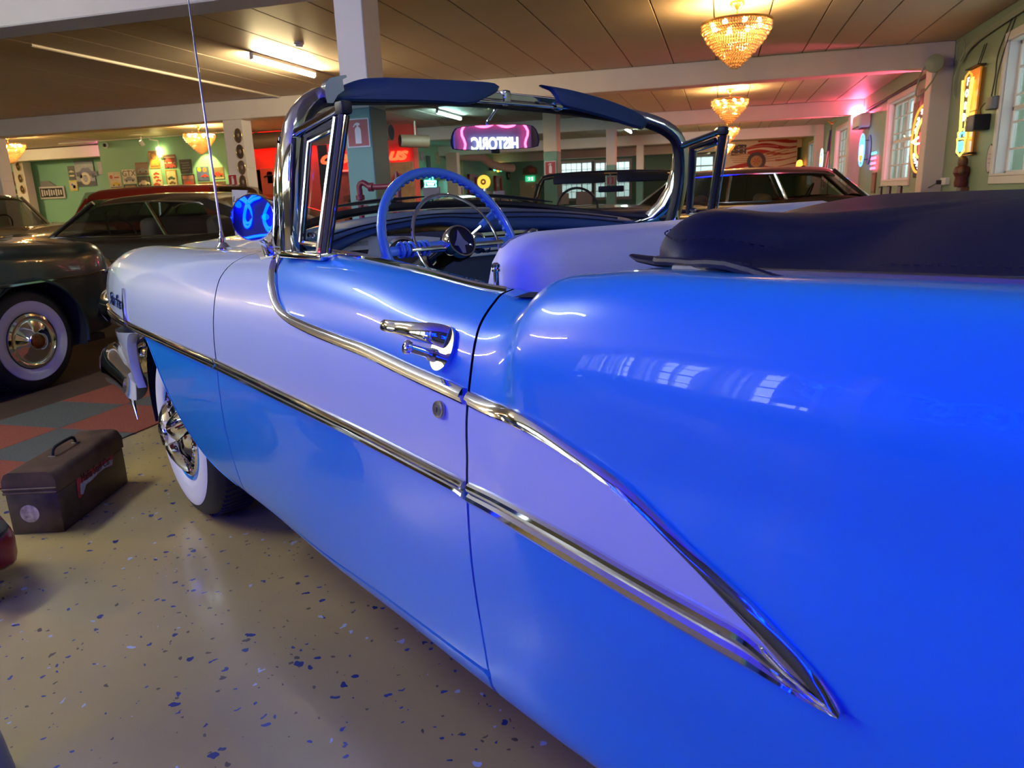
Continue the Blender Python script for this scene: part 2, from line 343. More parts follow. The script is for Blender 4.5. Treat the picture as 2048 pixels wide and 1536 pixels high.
# stations: x, then 10 (y,z)
def _st():
    S={}
    S[-1.5]=[(0.660,0.338),(0.747,0.348),(0.802,0.398),(.84,.52),(.86,.64),(.865,.78),(.85,.90),(.80,.97),(.72,1.01),(.60,1.02)]
    S[-1.0]=[(0.740,0.268),(0.827,0.278),(0.877,0.318),(.905,.45),(.925,.60),(.935,.76),(.925,.90),(.89,1.0),(.82,1.05),(.70,1.065)]
    S[-.4]=[(0.790,0.213),(0.882,0.223),(0.927,0.263),(.95,.42),(.972,.58),(.985,.75),(.98,.90),(.95,1.02),(.89,1.085),(.77,1.10)]
    S[.1]=[(0.800,0.210),(0.892,0.220),(0.937,0.260),(.955,.42),(.975,.58),(.988,.75),(.984,.90),(.958,1.02),(.90,1.088),(.78,1.102)]
    S[.45]=[(0.800,0.210),(0.892,0.220),(0.937,0.260),(.952,.42),(.972,.58),(.984,.75),(.98,.90),(.956,1.02),(.90,1.089),(.78,1.093)]
    S[.70]=[(0.800,0.219),(0.892,0.229),(0.933,0.269),(.95,.42),(.970,.58),(.981,.75),(.976,.895),(.952,1.014),(.895,1.082),(.78,1.086)]
    S[.80]=[(0.800,0.220),(0.891,0.230),(0.931,0.270),(.948,.42),(.967,.58),(.977,.75),(.972,.89),(.943,1.003),(.882,1.066),(.79,1.070)]
    S[.87]=[(0.800,0.222),(0.890,0.232),(0.929,0.272),(.946,.42),(.964,.58),(.973,.75),(.964,.875),(.93,.978),(.865,1.028),(.80,1.036)]
    S[1.0]=[(0.800,0.225),(0.887,0.235),(0.925,0.275),(.943,.42),(.960,.58),(.969,.75),(.960,.873),(.925,.972),(.86,1.026),(.80,1.036)]
    S[1.3]=[(0.790,0.237),(0.877,0.247),(0.915,0.287),(.935,.425),(.953,.585),(.963,.755),(.954,.885),(.919,.99),(.855,1.054),(.80,1.064)]
    S[1.65]=[(0.780,0.244),(0.864,0.255),(0.900,0.291),(.925,.43),(.944,.59),(.955,.76),(.946,.895),(.908,1.005),(.84,1.073),(.77,1.085)]
    S[2.0]=[(0.765,0.262),(0.846,0.272),(0.882,0.308),(.912,.44),(.935,.60),(.948,.765),(.937,.90),(.895,1.005),(.81,1.068),(.70,1.075)]
    S[2.5]=[(0.760,0.284),(0.834,0.294),(0.872,0.330),(.903,.45),(.928,.605),(.938,.77),(.926,.90),(.88,1.005),(.78,1.063),(.64,1.055)]
    S[3.0]=[(.75,.30),(.82,.31),(.858,.345),(.89,.455),(.91,.61),(.917,.775),(.905,.90),(.858,1.002),(.75,1.06),(.60,1.047)]
    S[3.4]=[(.70,.33),(.77,.34),(.80,.375),(.84,.48),(.865,.625),(.876,.78),(.865,.90),(.825,.99),(.725,1.05),(.59,1.045)]
    S[3.65]=[(.64,.37),(.71,.38),(.74,.41),(.785,.51),(.815,.64),(.827,.785),(.818,.892),(.785,.972),(.70,1.028),(.58,1.03)]
    S[3.85]=[(.56,.42),(.63,.43),(.66,.45),(.715,.54),(.745,.65),(.758,.785),(.75,.88),(.72,.948),(.65,.992),(.55,.998)]
    S[3.97]=[(.45,.50),(.52,.51),(.55,.53),(.595,.59),(.62,.68),(.63,.775),(.625,.85),(.605,.90),(.56,.93),(.48,.935)]
    xs=sorted(S); return np.array(xs),np.array([S[x] for x in xs])
XS,PT=_st()
NL=PT.shape[1]
def _pchip_slopes(x,y):
    h=np.diff(x); d=np.diff(y,axis=0)/h.reshape(-1,*([1]*(y.ndim-1)))
    m=np.zeros_like(y); h_=h.reshape(-1,*([1]*(y.ndim-1)))
    w1=2*h_[1:]+h_[:-1]; w2=h_[1:]+2*h_[:-1]
    with np.errstate(all='ignore'):
        mm=(w1+w2)/(w1/d[:-1]+w2/d[1:])
    m[1:-1]=np.where(d[:-1]*d[1:]>0,mm,0.); m[0]=d[0]; m[-1]=d[-1]
    return m
def _cr_slopes(x,y):
    h=np.diff(x).reshape(-1,*([1]*(y.ndim-1))); d=np.diff(y,axis=0)/h
    m=np.zeros_like(y); m[1:-1]=(d[:-1]*h[1:]+d[1:]*h[:-1])/(h[1:]+h[:-1]); m[0]=d[0]; m[-1]=d[-1]
    return m
def _herm(x,y,m,q):
    i=np.clip(np.searchsorted(x,q)-1,0,len(x)-2); h=x[i+1]-x[i]; t=(q-x[i])/h
    e=(slice(None),)+(None,)*(y.ndim-1); t=t[e];h=h[e]
    return (2*t**3-3*t**2+1)*y[i]+(t**3-2*t**2+t)*h*m[i]+(-2*t**3+3*t**2)*y[i+1]+(t**3-t**2)*h*m[i+1]
MX=_cr_slopes(XS,PT)
SL=np.arange(NL,dtype=float)
CRX=np.array([.50,.70,.80,.87,.95,1.00,1.04,1.1]); CRV=np.array([.86,.845,.842,.85,.855,.862,.872,.88]) # crease x by z
def sstep(a,b,x):
    t=np.clip((x-a)/(b-a),0,1); return t*t*(3-2*t)
def surf(x,s):
    x=np.atleast_1d(np.asarray(x,float)); s=np.atleast_1d(np.asarray(s,float))
    x,s=np.broadcast_arrays(x,s)
    P=_herm(XS,PT,MX,x.ravel())           # n,NL,2
    h=1.; i=np.clip(np.floor(s.ravel()).astype(int),0,NL-2); t=(s.ravel()-i)[:,None]
    n=np.arange(len(i))
    def sl(k):
        a=np.clip(k-1,0,NL-1);b=np.clip(k+1,0,NL-1); return (P[n,b]-P[n,a])/(b-a)[:,None]
    y0=P[n,i];y1=P[n,i+1];m0=sl(i);m1=sl(i+1)
    Q=(2*t**3-3*t**2+1)*y0+(t**3-2*t**2+t)*m0+(-2*t**3+3*t**2)*y1+(t**3-t**2)*m1
    y,z=Q[:,0].copy(),Q[:,1].copy(); xr=x.ravel()
    xc=np.interp(z,CRX,CRV)
    b=.022*sstep(0,.055,xc-xr)*sstep(.82,.97,z)*(1-.5*sstep(.3,-.5,xr)*0)
    y+=b
    return np.stack([xr,y,z],-1).reshape(x.shape+(3,))
TH=math.radians(58.5); LC=1.72
car=empty('convertible_car',(LC*math.cos(TH),LC*math.sin(TH),0),PI/2+TH,'light blue and white two-tone classic convertible with its top down, filling the foreground','car')
SK=.12
def P3(x,s): return surf(x,s)
def nrm(x,s):
    x=np.asarray(x,float); s=np.asarray(s,float); e=2e-3
    a=surf(x+e,s)-surf(x-e,s); s1=np.clip(s+.02,0,9); s0=np.clip(s-.02,0,9); b=surf(x,s1)-surf(x,s0)
    n=np.cross(b,a); n/=np.linalg.norm(n,axis=-1,keepdims=True)+1e-12; return n
# feature curves on the body side, as (x along car, s up the side profile)
t1u=[(1.905,8.55),(1.880,8.15),(1.850,7.80),(1.792,7.30),(1.747,6.95),(1.710,6.68),(1.652,6.48),(1.546,6.39),(1.368,6.33),(1.269,6.31),(1.116,6.23),(1.010,6.17),(.953,6.12)]
t1l=[(1.955,8.55),(1.930,8.15),(1.892,7.74),(1.820,7.16),(1.765,6.70),(1.718,6.44),(1.643,6.27),(1.539,6.18),(1.410,6.12),(1.263,6.07),(1.169,6.01),(1.057,5.94),(.953,5.86)]
q1u=[(.937,6.10),(.834,5.97),(.758,5.84),(.666,5.64),(.585,5.45),(.532,5.27),(.467,5.04),(.393,4.81),(.351,4.65),(.311,4.48),(.277,4.28)]
q1l=[(.937,5.86),(.783,5.67),(.667,5.47),(.569,5.24),(.501,5.00),(.439,4.77),(.380,4.54),(.351,4.42),(.323,4.33),(.275,4.24)]
f2u=[(3.90,5.0),(3.40,5.07),(2.838,5.11),(2.455,5.09),(2.128,5.06)]
f2l=[(3.90,4.82),(3.40,4.88),(2.834,4.90),(2.469,4.87),(2.128,4.83)]
d2u=[(2.114,5.06),(1.697,4.98),(1.352,4.92),(.997,4.82),(.953,4.80)]
d2l=[(2.114,4.83),(1.709,4.76),(1.360,4.71),(1.002,4.62),(.953,4.58)]
q2u=[(.940,4.80),(.812,4.78),(.687,4.73),(.582,4.66),(.491,4.60),(.441,4.57),(.395,4.53),(.351,4.40),(.315,4.31),(.279,4.255)]
q2l=[(.940,4.56),(.820,4.50),(.694,4.43),(.586,4.36),(.493,4.29),(.410,4.24),(.360,4.235),(.325,4.235),(.300,4.235),(.276,4.245)]
seamF=[(2.02,9.0),(2.055,8.4),(2.11,7.95),(2.145,7.55),(2.148,7.05),(2.134,6.51),(2.122,5.79),(2.121,5.11),(2.126,4.83),(2.145,4.42),(2.178,3.72),(2.208,2.75),(2.226,1.9)]
seamR=[(.992,9.0),(.985,8.53),(.973,7.98),(.967,7.64),(.960,7.24),(.953,6.93),(.947,6.58),(.944,6.32),(.943,6.0),(.943,5.49),(.943,5.11),(.947,4.84),(.952,4.53),(.959,4.03),(.963,3.48),(.963,2.91),(.960,2.56),(.958,2.22)]
doorB=[(2.222,1.78),(1.967,1.92),(1.513,2.13),(1.088,2.22),(.962,2.24)]
def sp2(P,n): # spline in scaled space
    q=spl([(a,b*SK) for a,b in P],n); q[:,1]/=SK; return q
def cen(a,b,n=60): return (sp2(a,n)+sp2(b,n))/2
C1d=cen(t1u,t1l); C1q=cen(q1u,q1l); C2f=cen(f2u,f2l); C2d=cen(d2u,d2l); C2q=cen(q2u,q2l)
SF=sp2(seamF,90); SR=sp2(seamR,110); DB=sp2(doorB,70)
def xat(S,s): o=np.argsort(S[:,1]); return np.interp(s,S[o,1],S[o,0])
def seg(S,s0,s1,n=30,off=0):
    s=np.linspace(s0,s1,n); return np.stack([xat(S,s)+off,s],1)
G_=.0032
def panel(name,regs,mats,parent,hx=.022,hs=.15,flange=.012):
    V3=[];NN=[];FF=[];MI=[]
    for poly,mi in regs:
        poly=np.array(poly,float)
        # resample the outline
        out=[]
        for a,b in zip(poly,np.roll(poly,-1,0)):
            L=math.hypot(b[0]-a[0],(b[1]-a[1])*SK); k=max(1,int(L/.018))
            for t in range(k): out.append(a+(b-a)*t/k)
        o2=[out[0]]
        for p in out[1:]:
            if math.hypot(p[0]-o2[-1][0],(p[1]-o2[-1][1])*SK)>.004: o2.append(p)
        if math.hypot(o2[0][0]-o2[-1][0],(o2[0][1]-o2[-1][1])*SK)<.004: o2.pop()
        B_=np.array(o2); n=len(B_)
        X0,X1=B_[:,0].min(),B_[:,0].max(); S0,S1=B_[:,1].min(),B_[:,1].max()
        gx,gs=np.meshgrid(np.arange(X0+hx/2,X1,hx),np.arange(S0+hs/2,S1,hs)); gs[:,::1]+=0; gx[1::2]+=hx/2; g=np.stack([gx.ravel(),gs.ravel()],1)
        ins=np.zeros(len(g),bool); a=B_; b=np.roll(B_,-1,0)
        for (x1,y1),(x2,y2) in zip(a,b):
            c=((y1>g[:,1])!=(y2>g[:,1]))&(g[:,0]<(x2-x1)*(g[:,1]-y1)/(y2-y1+1e-15)+x1); ins^=c
        g=g[ins]
        # drop points too near the outline
        d=np.sqrt(((g[:,None,0]-B_[None,:,0])**2)+((g[:,None,1]-B_[None,:,1])*SK)**2).min(1); g=g[d>.008]
        allp=np.vstack([B_,g]); co=[Vector((p[0],p[1]*SK)) for p in allp]
        vs,es,fs,ov,oe,of=delaunay_2d_cdt(co,[],[list(range(n))],1,1e-6)
        x=np.array([v.x for v in vs]); s=np.array([v.y for v in vs])/SK
        p=surf(x,s); nr=nrm(x,s); o=len(V3)
        V3+=list(map(tuple,p)); NN+=list(map(tuple,nr)); FF+=[tuple(i+o for i in f) for f in fs]; MI+=[mi]*len(fs)
        if flange:
            pb=surf(B_[:,0],B_[:,1]); nb=nrm(B_[:,0],B_[:,1]); o=len(V3)
            V3+=list(map(tuple,pb)); NN+=list(map(tuple,nb)); V3+=list(map(tuple,pb-nb*flange)); NN+=list(map(tuple,nb))
            FF+=[(o+i,o+(i+1)%n,o+n+(i+1)%n,o+n+i) for i in range(n)]; MI+=[mi]*n
    me=bpy.data.meshes.new(name); me.from_pydata(V3,[],FF)
    for m in mats: me.materials.append(m)
    me.polygons.foreach_set('material_index',MI); me.polygons.foreach_set('use_smooth',[True]*len(FF))
    # orient faces outwards (along the analytic normal)
    me.update(); flip=[]
    for pl in me.polygons:
        a=sum((V(NN[i]) for i in pl.vertices),V(0,0,0))
        if pl.normal.dot(a)<0 and len(pl.vertices)==3: flip.append(pl.index)
    if flip:
        bm=bmesh.new(); bm.from_mesh(me); bm.faces.ensure_lookup_table()
        for i in flip: bm.faces[i].normal_flip()
        bm.to_mesh(me); bm.free()
    me.normals_split_custom_set_from_vertices(NN)
    ob=bpy.data.objects.new(name,me); COL.objects.link(ob); ob.parent=parent; return ob
L_=lambda *a:[np.array(p,float)[None] if np.array(p).ndim==1 else np.array(p,float) for p in a]
def ring(*a): return np.vstack(L_(*a))
s1R=float(np.interp(.94,[C1q[-1,0],C1q[0,0]],[0,1])); c1s=5.99; c2F=4.945; c2R=4.69
# door: upper blue / white band / lower blue
top=8.98
dU=ring(C1d,seg(SR,c1s,top,30,G_),(1.30,top),(1.60,top),(1.93,top),(1.93,8.6))
dM=ring((1.93,8.6),(1.93,top),seg(SF,top,c2F,40,-G_),C2d[1:],seg(SR,c2R,c1s,14,G_),C1d[::-1])
dL=ring(C2d,seg(SR,c2R,2.30,30,G_),DB[::-1][1:-1]+np.array([0,.04]),seg(SF,1.86,c2F,30,-G_))
door=panel('door',[(dU,0),(dM,1),(dL,0)],[M_blue,M_cwhite],car)
# front fender with its wheel opening
wo=sp2([(3.30,3.0),(3.285,3.5),(3.25,3.95),(3.19,4.40),(3.10,4.72),(2.96,4.86),(2.83,4.86),(2.765,4.5),(2.66,3.4),(2.60,2.87),(2.50,2.25),(2.40,1.9),(2.30,1.66)],80)
fU=ring(C2f[::-1],seg(SF,c2F,9,40,G_),(2.3,9),(2.8,9),(3.3,9),(3.97,9),(3.97,7),(3.97,5.2))
iw=int(np.argmin(abs(wo[:,0]-2.83))); 
def c2at(x): o=np.argsort(C2f[:,0]); return float(np.interp(x,C2f[o,0],C2f[o,1]))
k0=[p for p in C2f if p[0]<2.80]; k1=[p for p in C2f if p[0]>2.80]
fB=ring(np.array(k0),seg(SF,c2F,1.82,40,G_),(2.226,1.62),wo[iw:][::-1])
wf=[p for p in wo[:iw+1]]
fW=ring(np.array(k1),(3.97,4.0),(3.97,3.0),wo[:iw+1])
fend=panel('front_fender',[(fU,1),(fB,0),(fW,1)],[M_blue,M_cwhite],car)
# rear quarter
rwo=[(.25+.0,1.3),(.24,2.0),(.20,2.9),(.10,3.45),(-.07,3.6),(-.24,3.45),(-.34,2.9),(-.38,2.0),(-.40,1.3)]
qU=ring(C1q,(.2,4.2),(-.3,4.1),(-1.0,4.1),(-1.5,4.1),(-1.5,9),(-.6,9),(.3,9),(.7,9),seg(SR,9,c1s,50,-G_))
qM=ring(C1q,C2q[::-1][1:],seg(SR,c2R,c1s,14,-G_))
qL=ring(C2q,(.2,4.2),(-.3,4.1),(-1.0,4.1),(-1.5,4.1),(-1.5,.3),(-.9,.2),rwo[::-1],(.5,.1),(.90,.1),seg(SR,2.0,c2R,30,-G_))
quar=panel('rear_quarter',[(qU,0),(qM,1),(qL,0)],[M_blue,M_cwhite],car,hx=.018,hs=.12)
rk=ring((.965,.1),(2.226,.1),(2.226,1.60),(2.222,1.70),DB[1:-1]-np.array([0,.04]),(.965,2.14))
rock=panel('rocker_panel',[(rk,0)],[M_blue],car)
for o in (door,fend,quar,rock):   # the right-hand side of the body
    c=o.copy(); COL.objects.link(c); c.scale=(1,-1,1)
# dark jamb strips behind the shut lines
def jamb(S,s0,s1):
    q=seg(S,s0,s1,60); mb=MB(); rows=[]
    for x,s in q:
        rows.append([tuple((surf(x+d,s)-nrm(x+d,s)*.011).ravel()) for d in(-.03,0,.03)])
    mb.grid(rows); return mb.build('door_jamb',M_dark,car)
jamb(SF,1.9,9); jamb(SR,2.1,9)
q=DB; MB().grid([[tuple((surf(x,s+d)-nrm(x,s+d)*.011).ravel()) for d in(-.3,0,.3)] for x,s in q]).build('door_jamb',M_dark,car)
# mouldings swept over the body
def strip(name,U,Lw,prof,n,parent,m=M_chrome,base=.0005):
    A=sp2(U,n);B_=sp2(Lw,n); mb=MB(); rows=[]
    for (xa,sa),(xb,sb) in zip(A,B_):
        r=[]
        for t,h in prof:
            x=xa+(xb-xa)*t; s=sa+(sb-sa)*t; p=(surf(x,s)+nrm(x,s)*(h+base)).ravel(); r.append(tuple(p))
        rows.append(r)
    mb.grid(rows); mb.f.append(tuple(range(len(prof)))); mb.m.append(0); k=(n-1)*len(prof); mb.f.append(tuple(k+i for i in range(len(prof)))); mb.m.append(0)
    return mb.build(name,m,parent,smooth=28)
pr1=[(0,-.003),(.0,.004),(.03,.0065),(.2,.0105),(.4,.0135),(.52,.0145),(.55,.0138),(.60,.009),(.66,.0095),(.70,.0072),(.76,.0078),(.80,.0056),(.86,.0062),(.90,.004),(.97,.004),(1,-.003)]
pr2=[(0,-.003),(.02,.004),(.10,.0085),(.22,.0105),(.36,.009),(.44,.0045),(.50,.005),(.60,.0105),(.74,.0128),(.88,.0095),(.98,.004),(1,-.003)]
strip('upper_molding',t1u,t1l,pr1,90,door); strip('upper_molding',q1u,q1l,pr1,80,quar)
strip('lower_molding',d2u,d2l,pr2,60,door); strip('lower_molding',q2u,q2l,pr2,70,quar); strip('lower_molding',f2u,f2l,pr2,60,fend)
strip('sill_molding',[(1.70,8.72),(1.4,8.70),(1.2,8.74),(.995,8.75)],[(1.70,8.53),(1.4,8.52),(1.2,8.56),(.985,8.57)],[(0,-.002),(.1,.005),(.5,.008),(.9,.005),(1,-.002)],40,door)
strip('belt_molding',[(.62,8.85),(.4,8.75),(.1,8.7),(-.5,8.7)],[(.62,8.72),(.4,8.6),(.1,8.55),(-.5,8.55)],[(0,-.002),(.2,.004),(.5,.006),(.8,.004),(1,-.002)],30,quar,M_satin)
# surface frame helper for things mounted on the side
def sfr(x,s):
    p=V(surf(x,s).ravel()); n=V(nrm(x,s).ravel()); fwd=V((surf(x+.01,s)-surf(x-.01,s)).ravel()).normalized(); up=n.cross(fwd).normalized()
    if up.z<0: up=-up
    return p,fwd,up,n
# door handle: fixed base, curved grip, push button on a stem
p,f,u_,n=sfr(1.035,6.72)
hd=MB(); 
hd.prism([(math.cos(a)*.030-.006,math.sin(a)*.042) for a in np.linspace(0,2*PI,28,endpoint=False)],-.004,.007,(p-u_*.008,f,u_,n)).build('door_handle',M_chrome,door)
hobj=[o for o in kids(door) if o.name.startswith('door_handle')][0]
p2,f2,u2,n2=sfr(1.185,6.74)
gp=[p-f*.012+u_*.012+n*.006,p+f*.012+u_*.013+n*.022,p+f*.05+u_*.010+n*.034,p+f*.10+u_*.008+n*.038,p2+n2*.040-f2*.015,p2+n2*.030+f2*.008,p2+n2*.004+f2*.006-f2*.03]
q=spl([tuple(a) for a in gp],26); rr=[.020,.021,.0205,.0195,.0185,.0175,.0165,.0155,.015,.0145,.014,.0135,.013,.0125,.012,.012,.012,.0115,.011,.011,.0105,.010,.010,.0095,.009,.008]
MB().tube(q,rr,14,flat=.42,up=tuple(n)).build('handle_grip',M_chrome,hobj)
MB().lathe([(.012,.0),(.013,.012),(.0085,.018),(.0085,.050),(.0125,.053),(.0135,.060),(.010,.064),(.004,.0655)],p-u_*.024+f*.012,n*.95+f*.25,20).build('push_button',M_chrome,hobj)
p,f,u_,n=sfr(1.02,5.665)
MB().lathe([(.0165,-.002),(.0165,.004),(.0155,.006),(.012,.0065),(.0115,.005),(.010,.005),(.0095,.0072),(.005,.0075),(.0001,.0075)],p,n,28).build('door_lock',M_satin,door)
lk=[o for o in kids(door) if o.name.startswith('door_lock')][0]
MB().box(p+n*.0077,(.0022,.0008,.009),Matrix((f,n,u_)).transposed()).build('keyhole',M_dark,lk)
# fender script and rocket emblem
M_scr=mat('script_blue_chrome',(.20,.28,.55),.15,metal=1)
p,f,u_,n=sfr(3.27,5.55); fontmesh('Starfire',.075,(p+n*.004,-f,u_,),M_scr,'script_emblem',fend,.005,shear=.35,sx=1.15)
p,f,u_,n=sfr(3.10,5.55); MB().prism([(0,.065),(.012,.012),(.017,.0),(.010,-.03),(.0,-.085),(-.010,-.03),(-.017,0),(-.012,.012)],-.002,.008,(p,-f,u_,n)).build('rocket_emblem',M_chrome,fend)
# antenna
ab=MB().lathe([(.026,-.012),(.026,.004),(.018,.012),(.012,.02),(.012,.035),(.008,.04),(.0045,.06)],(2.53,.72,1.066),(.03,0,1),18).build('antenna_mast',M_chrome,fend)
MB().tube([(2.531,.72,1.12),(2.538,.72,1.5),(2.546,.72,1.72)],[.0042,.0038,.0034],8).tube([(2.546,.72,1.72),(2.551,.72,1.95)],[.0026,.0022],8).build('antenna_whip',M_satin,ab)
# ================================================================== convertible: top surfaces, glass, interior
def edge9(x): return surf(np.array([x]),np.array([9.0]))[0]
# bonnet
rows=[]
for x in np.linspace(2.06,3.96,44):
    e=edge9(x); y9,z9=float(e[1]),float(e[2])
    cr=.075*sstep(4.1,2.6,x)+.012; r=[]
    for t in np.linspace(-1,1,41):
        a=abs(t); z=z9-.004-.012*math.exp(-((a-.93)/.05)**2)+cr*(1-a**2.2)*1.0
        r.append((float(x),y9*t*.997,z))
    rows.append(r)
MB().grid(rows).build('bonnet',M_cwhite,car,smooth=60)
# cowl, firewall, boot lid, underbody
rows=[]
for x,dz in ((1.70,0),(1.85,0),(1.98,0),(2.055,0)):
    e=edge9(x); r=[]
    for t in np.linspace(-1,1,25): r.append((x if abs(t)>.0 else x,float(e[1])*t,float(e[2])-.004+(.055 if x>1.9 else .0)*(1-abs(t)**2.2)))
    rows.append(r)
MB().grid(rows[2:]).build('cowl',M_cwhite,car,smooth=60)
MB().grid([[(2.30-.0*abs(t),.70*t,z) for t in np.linspace(-1,1,9)] for z in (.3,1.06)]).build('firewall',M_dark,car)
rows=[]
for x in np.linspace(-1.5,-.35,20):
    e=edge9(x); rows.append([(x,float(e[1])*t,float(e[2])-.004+.05*(1-abs(t)**2.5)*(1-.6*((x+.35)/1.15)**2)) for t in np.linspace(-1,1,25)])
MB().grid(rows).build('boot_lid',M_blue,car,smooth=60)
MB().box((.95,0,.265),(4.9,1.44,.03)).box((-1.5,0,.6),(.02,1.4,.7)).box((2.9,0,.62),(1.5,.9,.7)).build('underbody',M_dark,car)
MB().grid([[(x,y,z) for y in (.66,-.66)] for x,z in ((1.0,.62),(.8,1.0))]).build('seat_bulkhead',M_dark,car)
# nose: grille mouth, headlamps, bumper
mb=MB(); mb.rbox((3.86,0,.66),(.10,1.2,.42),.04,2); mb.build('grille_surround',M_cwhite,car)
g=mb=MB()
for k in range(5): g.rbox((3.925,0,.53+.055*k),(.03,1.0,.018),.006,1)
g.build('grille_bars',M_chrome,car)
for sy in (1,-1):
    hl=MB().lathe([(.085,-.22),(.112,-.10),(.118,.04),(.116,.075),(.104,.080),(.098,.05)],(3.98,.655*sy,.745),(1,.06*sy,-.02),28).build('headlight',M_chrome,car)
    MB().lathe([(.098,.045),(.07,.068),(.03,.078),(.0001,.08)],(3.98,.655*sy,.745),(1,.06*sy,-.02),28).build('headlight_lens',mat('lamp_glass',(.7,.72,.75),.08,coat=1),hl)
# bumper: central bar and wrap-around end with drooping tip
bp=spl([(4.06,0,.46),(4.05,.45,.46),(4.00,.66,.47),(3.86,.775,.49),(3.66,.825,.50),(3.46,.845,.485),(3.36,.85,.47)],46); bp2=np.array([(a,-b,c) for a,b,c in bp[::-1]])
path=np.vstack([bp2[:-1],bp]); rr=[]
for a,b,c in path: rr.append(.050+.028*math.exp(-((a-3.80)/.20)**2))
bump=MB().tube(path,rr,16,flat=1.35,up=(0,0,1)).build('front_bumper',M_chrome,car,smooth=50)
for sy in (1,-1):
    MB().tube(spl([(3.62,.835*sy,.46),(3.47,.850*sy,.435),(3.39,.862*sy,.39),(3.345,.868*sy,.325)],14),[.045,.044,.042,.040,.037,.034,.031,.028,.024,.020,.016,.012,.008,.004],12,flat=.6,up=(0,1,0)).build('bumper_tip',M_chrome,bump)
    MB().lathe([(.001,.13),(.05,.12),(.085,.07),(.098,0),(.095,-.06)],(4.05,.52*sy,.50),(1,0,0),20).build('bumper_guard',M_chrome,bump)
# wheels
def make_wheel(name,pos,side,parent,R=.358,ww=(.303,.205),hub=True,rim=M_blue,hubm=M_chrome,wwm=M_wwall):
    r=empty(name,pos,0,parent=parent); r.rotation_euler=(0,0,0 if side>0 else PI)
    # axis +y outwards; tyre profile (radius, offset)
    prof=[(.20,-.18),(.27,-.195),(.32,-.19),(.345,-.165),(R,-.12),(R,-.03),(.347,.012),(.33,.026),(.31,.034),(ww[0],.038)]
    MB().lathe(prof,(0,0,0),(0,1,0),56).build('tyre',M_tyre,r,smooth=50)
    mb=MB()
    for k in range(72):
        a=2*PI*k/72; c,s=math.cos(a),math.sin(a)
        mb.box((c*(R-.003),-.075,s*(R-.003)),(.016,.13,.010),Euler((0,-a,0)).to_matrix()@Matrix.Rotation(.18,3,'X'))
    mb.build('tread',M_tyre,r)
    MB().lathe([(ww[0],.0375),(ww[0]-.01,.041),(.27,.043),(.235,.041),(ww[1]+.006,.036),(ww[1],.028)],(0,0,0),(0,1,0),56).build('whitewall',wwm,r,smooth=60)
    MB().lathe([(ww[1]+.003,.026),(ww[1]-.004,.034),(ww[1]-.018,.030),(.17,.012),(.0001,.005)],(0,0,0),(0,1,0),48).build('wheel_rim',rim,r,smooth=40)
    return r
def spinner_cap(r,hubm=M_chrome):
    hc=MB().lathe([(.188,.020),(.186,.034),(.176,.040),(.160,.030),(.140,.026),(.118,.034),(.095,.050),(.080,.058),(.0001,.060)],(0,0,0),(0,1,0),48).build('hubcap',hubm,r,smooth=40)
    for k in range(3):
        a=2*PI*k/3+.5; d=V(math.cos(a),0,math.sin(a)); t=V(0,1,0).cross(d); o=V(0,.062,0)
        mb=MB(); mb.grid([[o+d*q+t*w_*b+V(0,h*(1-abs(b)**2)+l,0) for b in np.linspace(-1,1,7)] for q,w_,h,l in ((.03,.046,.034,.004),(.06,.050,.036,.002),(.10,.050,.032,-.006),(.14,.040,.022,-.018),(.165,.026,.012,-.026))]); mb.build('spinner_bar',hubm,hc,smooth=60)
    MB().lathe([(.050,.06),(.05,.098),(.044,.106),(.036,.104),(.03,.109),(.0001,.112)],(0,0,0),(0,1,0),28).build('hub_medallion',hubm,hc)
    mb=MB()
    for k in range(36):
        a=2*PI*k/36; mb.box((math.cos(a)*.151,.034,math.sin(a)*.151),(.028,.010,.008),Euler((0,-a,0)).to_matrix())
    mb.build('hubcap_fins',hubm,hc)
for nm,x,sy,yy in (('front_wheel',2.915,1,.795),('front_wheel',2.915,-1,.795),('rear_wheel',-.07,1,.79),('rear_wheel',-.07,-1,.79)):
    r=make_wheel(nm,(x,yy*sy,.358),sy,car)
    if sy>0 and x>1: spinner_cap(r)
    if sy>0 and x>1: r.rotation_euler=(0,0,math.radians(-3))
# wheel-arch lip on the front fender
def lipring(S,w0=.012):
    mb=MB(); rows=[]
    for x,s in S:
        p=surf(x,s).ravel(); n=nrm(x,s).ravel(); 
        rows.append([tuple(p-n*.002),tuple(p+n*.003),tuple(p-n*.006-np.array([0,.012,0])),tuple(p-np.array([0,.05,0]))])
    mb.grid(rows); return mb.build('arch_lip',[M_blue],fend,smooth=60)
mb=MB(); rows=[]
for x,s in wo[:iw+1]:
    p=surf(x,s).ravel(); rows.append([tuple(p+np.array([0,.001,0])),tuple(p+np.array([-.012,-.012,0])),tuple(p+np.array([-.014,-.030,0])),tuple(p+np.array([.01,-.042,0]))])
mb.grid(rows).build('arch_lip',M_cwhite,fend,smooth=60)
mb=MB(); rows=[]
for x,s in wo[iw:]:
    p=surf(x,s).ravel(); rows.append([tuple(p+np.array([0,.0015,0])),tuple(p+np.array([.008,.003,.004])),tuple(p+np.array([.014,-.012,.006])),tuple(p+np.array([.012,-.07,.004]))])
mb.grid(rows).build('arch_lip',M_blue,fend,smooth=60)
mb=MB(); mb.grid([[(2.915+.44*math.cos(a),y,.42+.40*math.sin(a)) for y in (.80,.45)] for a in np.linspace(-.3,PI+.3,24)]); mb.box((2.9,.46,.6),(1.1,.02,.9)); mb.build('wheel_well',M_dark,car)
